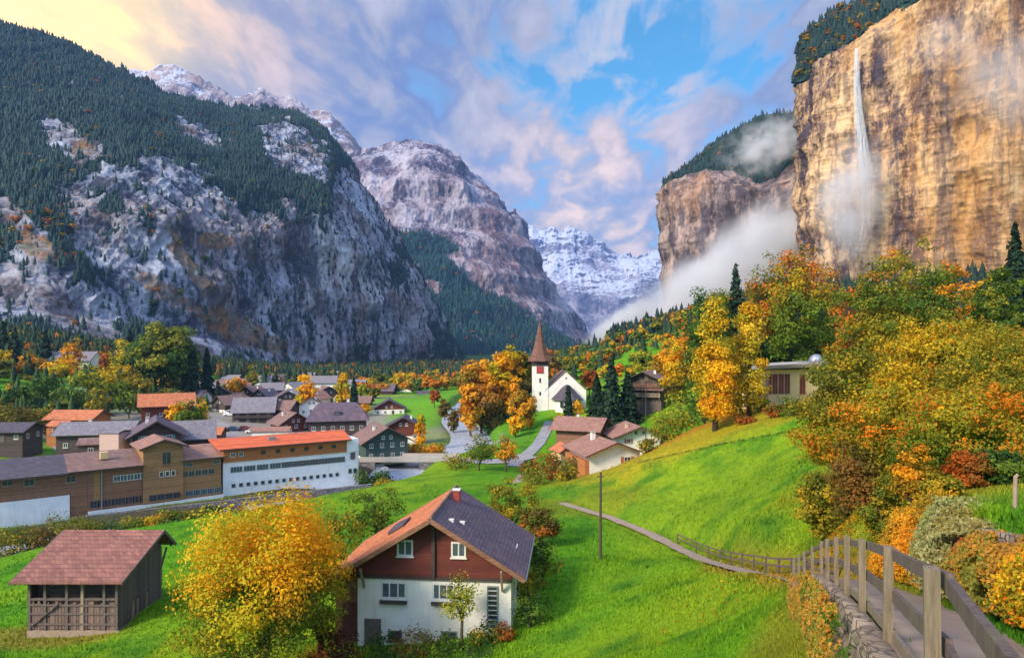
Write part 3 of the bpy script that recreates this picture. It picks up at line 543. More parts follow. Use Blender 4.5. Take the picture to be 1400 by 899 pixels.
mountain('cliff', RF, 620, 520, mR, 19, 62, 61, strata=2.0, forestfn=forest_RF, back=250, vstretch=0.28, bdir=(1, 0.7, 0), bdrop=0.02, foot=45, brightfn=lambda px, py: ell(px, py, [(1185,240,32,120,0),(1240,200,40,60,0)])*0.35)

# ================================================================ TREES
def leaves(rng, cen, nrm, size, colr, aspect=1.5):
    n = len(cen); a = rng.normal(size=(n, 3)); nrm = nrm/(np.linalg.norm(nrm, axis=1)[:, None]+1e-9); a = np.cross(nrm, a); a /= np.linalg.norm(a, axis=1)[:, None]+1e-9; b = np.cross(nrm, a)
    s = (size*rng.uniform(0.6, 1.35, n))[:, None]; k = 0.5
    V = np.stack([cen-a*s*k*aspect, cen-b*s*k+nrm*s*.12, cen+a*s*k*aspect, cen+b*s*k+nrm*s*.12], 1).reshape(-1, 3)
    Fc = np.arange(4*n).reshape(n, 4); return V, Fc, np.repeat(colr, 4, 0)
PAL = {'orange': [(0.52,0.13,0.008),(0.66,0.24,0.010),(0.74,0.34,0.016),(0.30,0.19,0.014)],
 'gold': [(0.84,0.42,0.006),(0.88,0.54,0.012),(0.82,0.35,0.006),(0.52,0.42,0.014)],
 'yellow': [(0.74,0.46,0.014),(0.70,0.38,0.01),(0.45,0.38,0.02),(0.78,0.52,0.03)],
 'mixed': [(0.68,0.25,0.008),(0.64,0.40,0.012),(0.26,0.25,0.016),(0.70,0.20,0.008),(0.14,0.19,0.015)],
 'olive': [(0.24,0.22,0.014),(0.34,0.26,0.016),(0.12,0.15,0.014),(0.46,0.30,0.016)],
 'olivegreen': [(0.11,0.18,0.014),(0.17,0.23,0.016),(0.065,0.12,0.014),(0.28,0.26,0.02)],
 'green': [(0.045,0.11,0.014),(0.08,0.16,0.018),(0.03,0.075,0.014),(0.13,0.20,0.02)],
 'yellowgreen': [(0.30,0.33,0.02),(0.20,0.27,0.02),(0.42,0.38,0.02),(0.12,0.17,0.018)],
 'conifer': [(0.018,0.042,0.020),(0.028,0.058,0.026),(0.012,0.032,0.018)],
 'rust': [(0.34,0.07,0.010),(0.46,0.12,0.012),(0.26,0.09,0.014),(0.20,0.14,0.015)],
 'brown': [(0.20,0.09,0.02),(0.28,0.13,0.025),(0.13,0.10,0.02),(0.16,0.13,0.02)],
 'hay': [(0.30,0.30,0.09),(0.22,0.25,0.06),(0.36,0.34,0.14),(0.28,0.22,0.05)], 'rustmix': [(0.42,0.10,0.02),(0.30,0.16,0.03),(0.50,0.24,0.03),(0.20,0.20,0.03)],
 'maroon': [(0.12,0.02,0.02),(0.17,0.03,0.02),(0.07,0.025,0.02)]}
def pick(pal, t):
    P = np.array(PAL[pal]); k = np.clip(t, 0, 0.999)*len(P); i = k.astype(int); f = (k-i)[:, None]; j = np.minimum(i+1, len(P)-1); f = sst(0.3, 0.7, f); return P[i]*(1-f)+P[j]*f
def crown(rng, R_, cen, n, size, pal, seed, low=None, shape='round', clump=0.20, lob=0.35):
    """leaf-sized faces in clumps spread through the crown. R_ = (rx, ry, rz); low = colours of the lower, still green part"""
    Rv = np.array(R_)
    if shape == 'cone' or (shape == 'spire' and pal == 'conifer'):       # whorled branches, drooping
        T = 13; h = 1-rng.uniform(0, 1, n)**0.62; k = np.floor(h*T); fr = h*T-k; ang = rng.uniform(0, 2*np.pi, n); nb = fbm(np.stack([np.cos(ang)*2.2, np.sin(ang)*2.2, k*1.7+seed], -1), 2, seed)
        rr = ((1-h)**0.8*(1.0-0.45*fr)*(0.7+1.25*nb)+0.02)*rng.uniform(0.15, 1, n)**0.5; pos = np.stack([rr*np.cos(ang), rr*np.sin(ang), h*2-1-0.10*rr], 1)*Rv
        nrm = np.stack([np.cos(ang)*0.7, np.sin(ang)*0.7, 0.8+0*h], 1)+rng.normal(size=(n, 3))*0.45; col = pick(pal, rng.uniform(0, 1, n))*rng.uniform(0.7, 1.3, (n, 1))
        V, Fc, cl = leaves(rng, pos, nrm, size*1.25, col, 2.0); return V+np.array(cen), Fc, cl, np.zeros((1, 3))+np.array(cen)
    K = max(46, int(n/75)); clump = clump*(1.35 if n < 3000 else 1.0)
    if shape == 'cone':
        h = rng.uniform(0, 1, K)**1.25; ang = rng.uniform(0, 2*np.pi, K); rr = (1-h)**0.85*rng.uniform(0.45, 1.0, K); d = np.stack([rr*np.cos(ang), rr*np.sin(ang), h*2-1], 1); cs = clump*0.8
    elif shape == 'spire':
        h = rng.uniform(0, 1, K); ang = rng.uniform(0, 2*np.pi, K); prof = np.sin(np.pi*np.clip(0.12+h*0.86, 0, 1))**0.75*(1-0.35*h); rr = prof*rng.uniform(0.3, 1, K); d = np.stack([rr*np.cos(ang), rr*np.sin(ang), h*2-1], 1); cs = clump
    else:
        d = rng.normal(size=(K, 3)); d /= np.linalg.norm(d, axis=1)[:, None]; l = 1-lob+lob*2*fbm(d*1.9+seed, 3, seed); rad = rng.uniform(0, 1, K)**0.42*l; d = d*rad[:, None]; d[:, 2] = np.where(d[:, 2] < 0, d[:, 2]*0.85, d[:, 2]); cs = clump
    cc = d*Rv; rs = cs*Rv.mean()*rng.uniform(0.6, 1.35, K)
    per = rng.multinomial(n, rs**2/(rs**2).sum()); ci = np.repeat(np.arange(K), per); n = len(ci)
    q = rng.normal(size=(n, 3)); q /= np.linalg.norm(q, axis=1)[:, None]; rad = rng.uniform(0, 1, n)**0.4*1.25
    pos = cc[ci]+q*(rad*rs[ci])[:, None]*np.array([1, 1, 0.72])
    nrm = q*0.7+cc[ci]/(Rv*1.0)*0.7+rng.normal(size=(n, 3))*0.55+np.array([0, 0, 0.35])
    tv = fbm(cc/Rv.mean()*1.1+seed*3.1, 2, seed+4)*1.15+rng.uniform(-0.10, 0.10, K)-0.08
    t_ = np.clip(tv[ci]+rng.normal(size=n)*0.07, 0, 1); col = pick(pal, t_)
    if low:
        hgt = pos[:, 2]/Rv[2]; w = (1-sst(-0.45, 0.25, hgt+(tv[ci]-0.5)*1.4))[:, None]; col = col*(1-w)+pick(low, t_)*w
    col = col*rng.uniform(0.80, 1.18, (n, 1)); V, Fc, cl = leaves(rng, pos, nrm, size, col)
    return V+np.array(cen), Fc, cl, cc+np.array(cen)
TREES = []
def tree(px, pyb, D, pyt, rpx, pal, label, cat='tree', name='autumn_tree', low=None, shape='round', group=None, n=None, ry=None, trunk=0.22, leafpx=3.4, z=None, clump=0.20, lob=0.35, nlimb=6):
    """px, crown half width and top in photo pixels at distance D; stands on the ground there"""
    x, y, _ = at(px, 0, D); seed = len(TREES)+1; rng = np.random.default_rng(seed*77+5)
    g = h1(x, y) if z is None else z; top = (470-pyt)/F*D; r = rpx/F*D; hgt = top-g
    if hgt < 0.8: hgt = 0.8; print('SHORT', label, hgt)
    o = empty(name, (x, y, g-0.1), rng.uniform(0, 6)); tag(o, label, cat, group); TREES.append(o)
    rz = hgt*(1-trunk)/2; cz = hgt-rz; size = max(0.10, leafpx/F*D)
    area = rpx*(rz/D*F)*3.14; n = n or int(min(26000, max(500, area/(leafpx**2)*3.3)))
    if D < 170 and pal != 'conifer': size *= 0.76; n = int(n*1.6)
    elif pal != 'conifer': n = int(n*1.5)
    V, Fc, cl, cc = crown(rng, (r, ry or r, rz), (0, 0, cz), n, size, pal, seed, low, shape, clump, lob)
    np_mesh('crown', V, Fc, M['needle' if pal == 'conifer' else 'leaf'], o, col=cl)
    tb = MB(); tr = max(0.10, min(0.5, hgt*0.022))
    if pal == 'conifer' or shape in ('cone', 'spire'):
        tb.tube([(0, 0, -0.3), (0, 0, hgt*0.5), (0, 0, hgt*0.97)], [tr*1.1, tr*0.6, 0.02])
    else:
        fork = (cz-rz)*0.9+hgt*0.08; tb.tube([(0, 0, -0.3), (tr*0.4, 0, fork*0.5), (0, tr*0.3, fork)], [tr*1.45, tr, tr*0.85])
        for k in range(nlimb):
            e = cc[rng.integers(len(cc))]; mid = np.array([e[0]*0.35, e[1]*0.35, fork+(e[2]-fork)*0.55]); tb.tube([(0, 0, fork*0.92), tuple(mid), tuple(e)], [tr*0.6, tr*0.32, tr*0.07], 5)
    tb.build('trunk', M['bark'], o, smooth=True); return o
def shrub(px, py, D, rpx, hpx, pal, label, name='shrub', cat='shrub', low=None, group=None, leafpx=3.0, sq=1.0, n=None, dz=0):
    """rounded shrub; (px,py) is its foot"""
    x, y, _ = at(px, 0, D); seed = len(TREES)+1; rng = np.random.default_rng(seed*31+3); g = h1(x, y)+dz; r = rpx/F*D; h = hpx/F*D
    o = empty(name, (x, y, g-0.1)); tag(o, label, cat, group); TREES.append(o); size = max(0.07, leafpx/F*D); n = n or int(min(15000, max(350, rpx*hpx*1.6/(leafpx**2)*3.0))); n = int(n*1.5); size *= 0.8
    V, Fc, cl, cc = crown(rng, (r, r*sq, h*0.55), (0, 0, h*0.5), n, size, pal, seed, low, clump=0.26, lob=0.4)
    np_mesh('foliage', V, Fc, M['leaf'], o, col=cl); tb = MB()
    for k in range(5):
        e = cc[rng.integers(len(cc))]; tb.tube([(0, 0, -0.2), (e[0]*0.5, e[1]*0.5, e[2]*0.6), tuple(e)], [0.05+r*0.01, 0.04, 0.015], 5)
    tb.build('stem', M['bark'], o); return o
# ---- simple whole trees for the far woods
def conifer_tpl(rng, tiers=5, k=7):
    V = []; Fc = []
    for i in range(tiers):
        z0 = 0.10+0.80*i/tiers; z1 = min(1.0, z0+0.36); r = 0.21*(1-i/tiers)**0.9+0.02; b = len(V); V.append((0, 0, z1))
        ph = rng.uniform(0, 6)
        for j in range(k*2):
            a = ph+np.pi*j/k; rr = r*(1.0 if j % 2 == 0 else 0.55)*rng.uniform(0.75, 1.2); V.append((rr*np.cos(a), rr*np.sin(a), z0+(0 if j % 2 == 0 else 0.05)+rng.uniform(-0.02, 0.02)))
        for j in range(k*2): Fc.append((b, b+1+j, b+1+(j+1) % (k*2)))
    return np.array(V), np.array(Fc), np.repeat(np.array([[1, 1, 1]]), len(V), 0)
def broad_tpl(rng, n=150):
    K = 14; cc = rng.normal(size=(K, 3)); cc /= np.linalg.norm(cc, axis=1)[:, None]; cc = cc*np.array([0.24, 0.24, 0.26])*rng.uniform(0.5, 1, (K, 1))+np.array([0, 0, 0.62]); i = rng.integers(K, size=n)
    q = rng.normal(size=(n, 3)); q /= np.linalg.norm(q, axis=1)[:, None]; pos = cc[i]+q*0.15
    V, Fc, cl = leaves(rng, pos, q+np.array([0, 0, 0.4]), 0.11, rng.uniform(0.7, 1.3, (n, 1))*np.ones((1, 3)))
    Ft = np.concatenate([Fc[:, [0, 1, 2]], Fc[:, [0, 2, 3]]]); return V, Ft, cl
_r = np.random.default_rng(5); CT = [conifer_tpl(_r) for _ in range(5)]; BT = [broad_tpl(_r) for _ in range(5)]
def woods(name, label, P, hgt, pals, kinds, seed, cat='forest'):
    """one mass of far trees; P positions, hgt heights, pals colour rows, kinds 0 conifer / 1 broadleaf"""
    rng = np.random.default_rng(seed); Vs, Fs, Cs = [], [], []; off = 0; tp = rng.integers(5, size=len(P)); ang = rng.uniform(0, 6.28, len(P)); wd = rng.uniform(0.85, 1.3, len(P))
    for kd in (0, 1):
        for ti in range(5):
            m = (tp == ti) & (kinds == kd)
            if not m.any(): continue
            TV, TF, TCc = (CT, BT)[kd][ti]; p = P[m]; h = hgt[m][:, None]; c, s = np.cos(ang[m])[:, None], np.sin(ang[m])[:, None]; w = wd[m][:, None]*(1 if kd == 0 else 1.25)
            X = (TV[:, 0]*c-TV[:, 1]*s)*h*w; Y = (TV[:, 0]*s+TV[:, 1]*c)*h*w; Z = TV[:, 2]*h; V = np.stack([X+p[:, :1], Y+p[:, 1:2], Z+p[:, 2:3]], -1)
            nI, nV = V.shape[:2]; Fc = TF[None]+(np.arange(nI)*nV)[:, None, None]+off; off += nI*nV
            Vs.append(V.reshape(-1, 3)); Fs.append(Fc.reshape(-1, 3)); Cs.append((pals[m][:, None, :]*TCc[None]).reshape(-1, 3))
    o = np_mesh(name, np.concatenate(Vs), np.concatenate(Fs), M['needle'], col=np.concatenate(Cs)); tag(o, label, cat, kind='stuff'); return o
def mountain_woods(key, name, label, count, h0, h1_, thr, seed, autumn=0.06, sparse=0.0, filt=None, autumn_fn=None, base=((0.012,0.030,0.030),(0.026,0.052,0.045))):
    G, fo, px, py = MT[key]; rng = np.random.default_rng(seed)
    e1 = G[1:, :-1]-G[:-1, :-1]; e2 = G[:-1, 1:]-G[:-1, :-1]; ar = np.linalg.norm(np.cross(e1, e2), axis=-1)
    w = ar*(sst(thr-0.1, thr+0.15, fo[:-1, :-1])+sparse); vis = (px[:-1, :-1] > -60) & (px[:-1, :-1] < 1450) & (py[:-1, :-1] > -60)
    if filt is not None: vis &= filt(px[:-1, :-1], py[:-1, :-1])
    w = w*vis*(900/np.maximum(G[:-1, :-1, 1], 300))**0.6; w = w.ravel()/w.sum(); i = rng.choice(len(w), count, p=w); r, c = np.divmod(i, G.shape[1]-1); a, b2 = rng.uniform(size=(2, count, 1))
    P = G[r, c]+e1[r, c]*a+e2[r, c]*b2; P[:, 2] -= 1.0; au = np.full(count, autumn)
    if autumn_fn is not None: au = au+autumn_fn(px[r, c], py[r, c])
    kinds = (rng.uniform(size=count) < au).astype(int); hh = rng.uniform(h0, h1_, count)*np.where(kinds == 1, 0.75, 1)
    t_ = rng.uniform(size=(count, 1))**1.5*0.7+0.6*fbm(P/60, 3, seed)[:, None]; hh = hh*(0.7+0.6*fbm(P/35, 2, seed+1)); col = np.array(base[0])*(1-t_)+np.array(base[1])*t_*1.5
    ac = pick('mixed', rng.uniform(size=count))*0.55; col = np.where(kinds[:, None] == 1, ac, col); return woods(name, label, P, hh, col, kinds, seed)
def ground_woods(name, label, regs, seed, h=(7, 13), paut=0.5, base=((0.015,0.034,0.016),(0.035,0.065,0.028)), pal='mixed', dim=0.7):
    """regs: list of (px0, px1, D0, D1, count) patches of ground"""
    rng = np.random.default_rng(seed); PX, D = [], []
    for a, b2, d0, d1, cnt in regs: PX.append(rng.uniform(a, b2, cnt)); D.append(rng.uniform(d0, d1, cnt))
    PX = np.concatenate(PX); D = np.concatenate(D); X = (PX-700)/F*D; Z = H(X, D)-0.3; n = len(X)
    kinds = (rng.uniform(size=n) < paut+0.5*(fbm(v3(X/40, D/40, 0), 2, seed)-0.5)).astype(int); hh = rng.uniform(h[0], h[1], n)*np.where(kinds == 1, 0.8, 1.1); t_ = rng.uniform(size=(n, 1))
    col = np.where(kinds[:, None] == 1, pick(pal, rng.uniform(size=n))*dim, np.array(base[0])*(1-t_)+np.array(base[1])*t_); return woods(name, label, np.c_[X, D, Z], hh, col, kinds, seed)

mountain_woods('mountain11', 'mountain_forest', 'dark conifer forest with a few yellow trees covering the left mountainside', 27000, 4.5, 11.5, 0.5, 3, autumn=0.015, sparse=0.05, autumn_fn=lambda px, py: 0.22*ell(px, py, [(270,440,120,22,25),(240,350,26,70,-30),(125,185,16,12,0),(215,185,10,12,0),(60,330,60,40,0),(330,450,80,15,15)]))
mountain_woods('mountain37', 'mountain_forest', 'blue green forest on the lower slopes of the middle mountain', 9000, 13, 22, 0.5, 4, autumn=0.02, base=((0.010,0.030,0.030),(0.02,0.055,0.045)))
mountain_woods('cliff53', 'clifftop_forest', 'dark conifers on the top of the farther right cliff', 2600, 5, 9, 0.5, 5, autumn=0.03, filt=lambda px, py: py < 262)
mountain_woods('cliff61', 'clifftop_forest', 'dark conifers and yellow bushes along the rim of the high cliff', 1800, 6, 11, 0.5, 6, autumn=0.12, filt=lambda px, py: py < 140)
ground_woods('valley_forest', 'mixed autumn woods at the foot of the left mountainside',
  [(-80,60,330,470,420),(60,280,390,560,650),(250,560,470,800,900),(150,420,440,620,420),(430,640,600,1150,700),(-80,40,260,340,60)], 21, h=(7,12), paut=0.36, dim=0.6)
ground_woods('valley_forest', 'hazy dark woods and autumn trees below the right cliffs',
  [(830,1000,420,700,650),(940,1180,300,520,700),(960,1100,210,300,130),(1100,1450,200,330,420),(740,900,600,1000,260)], 22, h=(9,15), paut=0.42, base=((0.012,0.03,0.025),(0.03,0.055,0.035)))
ground_woods('valley_forest', 'low row of brown and orange trees across the valley floor behind the church',
  [(490,650,400,520,90),(740,830,300,420,50)], 23, h=(7,11), paut=0.75)
ground_woods('valley_forest', 'mixed green and yellow trees covering the left slope above the village',
  [(-60,290,300,340,150),(-60,120,205,290,110),(115,285,235,300,120),(-80,20,170,200,30)], 24, h=(4,8), paut=0.45, base=((0.02,0.055,0.018),(0.06,0.12,0.025)), pal='olive', dim=0.8)
ground_woods('valley_forest', 'autumn trees and hedges on the slopes right of the church',
  [(800,960,260,420,110),(880,1000,190,260,50),(760,880,420,640,120)], 25, h=(4,9), paut=0.6, base=((0.02,0.05,0.02),(0.05,0.09,0.025)), dim=0.8)
ground_woods('valley_forest', 'garden trees and bushes between the village houses',
  [(270,500,270,520,110),(290,480,520,640,140)], 26, h=(2.5,5.5), paut=0.5, base=((0.02,0.05,0.02),(0.07,0.12,0.025)), dim=0.8)
# ================================================================ BUILDINGS
def rect_on(face, u0, u1, z0, z1, d0, d1, hw, hd):
    """box on a wall face; u along the wall, d outward from the wall"""
    if face == 'F': return (u0, u1, -hd-d1, -hd-d0, z0, z1)
    if face == 'B': return (u0, u1, hd+d0, hd+d1, z0, z1)
    if face == 'R': return (hw+d0, hw+d1, u0, u1, z0, z1)
    return (-hw-d1, -hw-d0, u0, u1, z0, z1)
def window(parent, face, u, z, w, h, hw, hd, frame='white_frame', glass='glass', shutters=None, mull=1, name='window', sill=True, fr=0.09):
    mb = MB()
    for a in ((u-w/2, u-w/2+fr, z, z+h), (u+w/2-fr, u+w/2, z, z+h)): mb.box(*rect_on(face, a[0], a[1], a[2], a[3], 0.0, 0.07, hw, hd))
    mb.box(*rect_on(face, u-w/2+fr, u+w/2-fr, z+h-fr, z+h, 0.0, 0.068, hw, hd)); mb.box(*rect_on(face, u-w/2+fr, u+w/2-fr, z, z+fr, 0.0, 0.068, hw, hd))
    for k in range(mull):
        c = u-w/2+w*(k+1)/(mull+1); mb.box(*rect_on(face, c-fr*0.35, c+fr*0.35, z+fr, z+h-fr, 0.0, 0.06, hw, hd))
    if sill: mb.box(*rect_on(face, u-w/2-0.08, u+w/2+0.08, z-0.09, z-0.004, 0.0, 0.14, hw, hd))
    o = mb.build(name, M[frame], parent); MB().box(*rect_on(face, u-w/2+fr*0.8, u+w/2-fr*0.8, z+fr*0.8, z+h-fr*0.8, 0.004, 0.03, hw, hd)).build('pane', M[glass], o)
    if shutters:
        for s in (-1, 1):
            c = u+s*(w/2+w*0.26); MB().box(*rect_on(face, c-w*0.24, c+w*0.24, z-0.02, z+h+0.02, 0.0, 0.05, hw, hd)).build('shutter', M[shutters], o)
    return o
def gable_roof(parent, hw, hd, ze, zr, oh, og, mat, axis='Y', th=0.16, mats=None, bargemat='dark_wood', name='roof', off=0.0, zl=None):
    """two slopes; axis = ridge direction. off shifts the ridge sideways; overhang oh at the eaves, og at the gables"""
    a = hd if axis == 'Y' else hw; b = hw if axis == 'Y' else hd; root = None
    for s in (-1, 1):
        run = b-s*off; sl = (zr-ze)/run; xe = s*(b+oh); ze2 = ze-sl*oh; y0, y1 = -a-og, a+og
        P = [(off, y0, zr), (xe, y0, ze2), (xe, y1, ze2), (off, y1, zr)]; Q = [(p[0], p[1], p[2]+th) for p in P]; V = P+Q
        if axis == 'X': V = [(y, x, z) for x, y, z in V]
        mb = MB(); mb.poly(V, [(0, 1, 2, 3), (7, 6, 5, 4), (0, 4, 5, 1), (1, 5, 6, 2), (2, 6, 7, 3)])
        o = mb.build(name, M[mats[0 if s < 0 else 1]] if mats else M[mat], parent); root = root or o
        for yy in (y0, y1):      # verge boards
            e = 0.03*(1 if yy > 0 else -1); A = (off, yy+e, zr+th*0.4); B = (xe, yy+e, ze2+th*0.4)
            if axis == 'X': A, B = (A[1], A[0], A[2]), (B[1], B[0], B[2])
            m2 = MB(); m2.bar(A, B, 0.06, 0.26); m2.build('verge_board', M[bargemat], o)
    return root
def gable_walls(parent, hw, hd, z0, ze, zr, mat, axis='Y', name='wall', off=0.0, top=0.0):
    if axis == 'Y':
        V = [(-hw, -hd, z0), (hw, -hd, z0), (hw, hd, z0), (-hw, hd, z0), (-hw, -hd, ze), (hw, -hd, ze), (hw, hd, ze), (-hw, hd, ze), (off, -hd, zr), (off, hd, zr)]
        Fc = [(0, 1, 5, 8, 4), (1, 2, 6, 5), (2, 3, 7, 9, 6), (3, 0, 4, 7), (4, 8, 9, 7), (5, 6, 9, 8), (0, 3, 2, 1)]
    else:
        V = [(-hw, -hd, z0), (hw, -hd, z0), (hw, hd, z0), (-hw, hd, z0), (-hw, -hd, ze), (hw, -hd, ze), (hw, hd, ze), (-hw, hd, ze), (-hw, off, zr), (hw, off, zr)]
        Fc = [(0, 1, 5, 4), (1, 2, 6, 9, 5), (2, 3, 7, 6), (3, 0, 4, 8, 7), (4, 5, 9, 8), (7, 8, 9, 6), (0, 3, 2, 1)]
    return MB().poly(V, Fc).build(name, M[mat], parent)
def chimney(parent, x, y, z0, z1, w=0.6, mat='plaster'):
    c = MB().box(x-w/2, x+w/2, y-w/2, y+w/2, z0, z1).build('chimney', M[mat], parent); MB().box(x-w*0.65, x+w*0.65, y-w*0.65, y+w*0.65, z1+0.003, z1+0.12).build('chimney_cap', M['concrete'], c)
def balcony(parent, u0, u1, z, hd, depth=1.1, mat='dark_wood'):
    mb = MB(); mb.box(u0, u1, -hd-depth, -hd-0.002, z-0.14, z); y = -hd-depth+0.05
    mb.box(u0, u1, y-0.03, y+0.03, z+0.88, z+0.96); n = max(3, int((u1-u0)/0.35))
    for k in range(n+1):
        c = u0+0.05+(u1-u0-0.1)*k/n; mb.box(c-0.09, c+0.09, y-0.015, y+0.015, z, z+0.86)
    mb.build('balcony', M[mat], parent)
def house(name, label, px, py, D, w, d, ht, rise, rot=0, wall='dark_wood', base=None, bh=0, roof='t_brown', axis='Y', cat='house', group=None, wins=(3, 2), frame='white_frame', glass='glass', shut=None,
          side=(2, 1), oh=0.9, balc=False, chim=1, seed=0, sink=0.4, z=None, ww=0.95, wh=1.05, door=True, chm='plaster'):
    rng = random.Random(seed+int(px*7+D)); x, y, zz_ = at(px, py, D); o = empty(name, (x, y, zz_ if z is None else z), R(rot)); tag(o, label, cat, group); hw, hd = w/2, d/2
    g = h1(x, y); o['ground_gap'] = round(zz_-g, 2); del o['ground_gap']; low = min(-sink, g-zz_-1.0)
    if abs(zz_-g) > 1.2: print('GAP', label, round(zz_-g, 1))
    z1 = ht+rise
    if base: MB().box(-hw-0.04, hw+0.04, -hd-0.04, hd+0.04, low, bh).build('ground_floor', M[base], o)
    gable_walls(o, hw, hd, bh if base else low, ht, z1, wall, axis); gable_roof(o, hw, hd, ht, z1, oh, oh*0.9, roof, axis)
    nx, nz = wins; e = 0.045 if base else 0
    for j in range(nz):
        for i in range(nx):
            u = -hw+w*(i+0.5)/nx+(rng.uniform(-0.1, 0.1)); zf = 0.85+j*2.5
            if door and j == 0 and i == nx//2 and nx > 2: MB().box(*rect_on('F', u-0.5, u+0.5, 0.02, 2.05, 0.0, 0.09, hw, hd)).build('door', M['dark_wood' if base else 'old_wood'], o); continue
            window(o, 'F', u, zf, ww, wh, hw, hd+(e if zf < bh else 0), frame, glass, shut)
    for j in range(side[1]):
        for i in range(side[0]): window(o, 'R', -hd+d*(i+0.5)/side[0], 0.9+j*2.5, ww, wh, hw+(e if 0.9+j*2.5 < bh else 0), hd, frame, glass, shut)
    if axis == 'Y' and rise > 1.6 and w > 6 and wins[0] > 0:
        for s in (-1, 1): window(o, 'F', s*w*0.09+0.0, ht+0.15, ww*0.8, wh*0.8, hw, hd, frame, glass)
    if balc: balcony(o, -hw*0.92, hw*0.92, 2.6, hd)
    for k in range(chim):
        cx, cy = (rng.choice((-1, 1))*hw*0.4, rng.uniform(-0.3, 0.5)*hd) if axis == 'Y' else (rng.uniform(-0.6, 0.6)*hw, hd*0.35)
        fr_ = 1-abs(cx)/hw if axis == 'Y' else 1-abs(cy)/hd; zc = ht+rise*fr_; chimney(o, cx, cy, zc-0.3, zc+1.1, mat=chm)
    return o
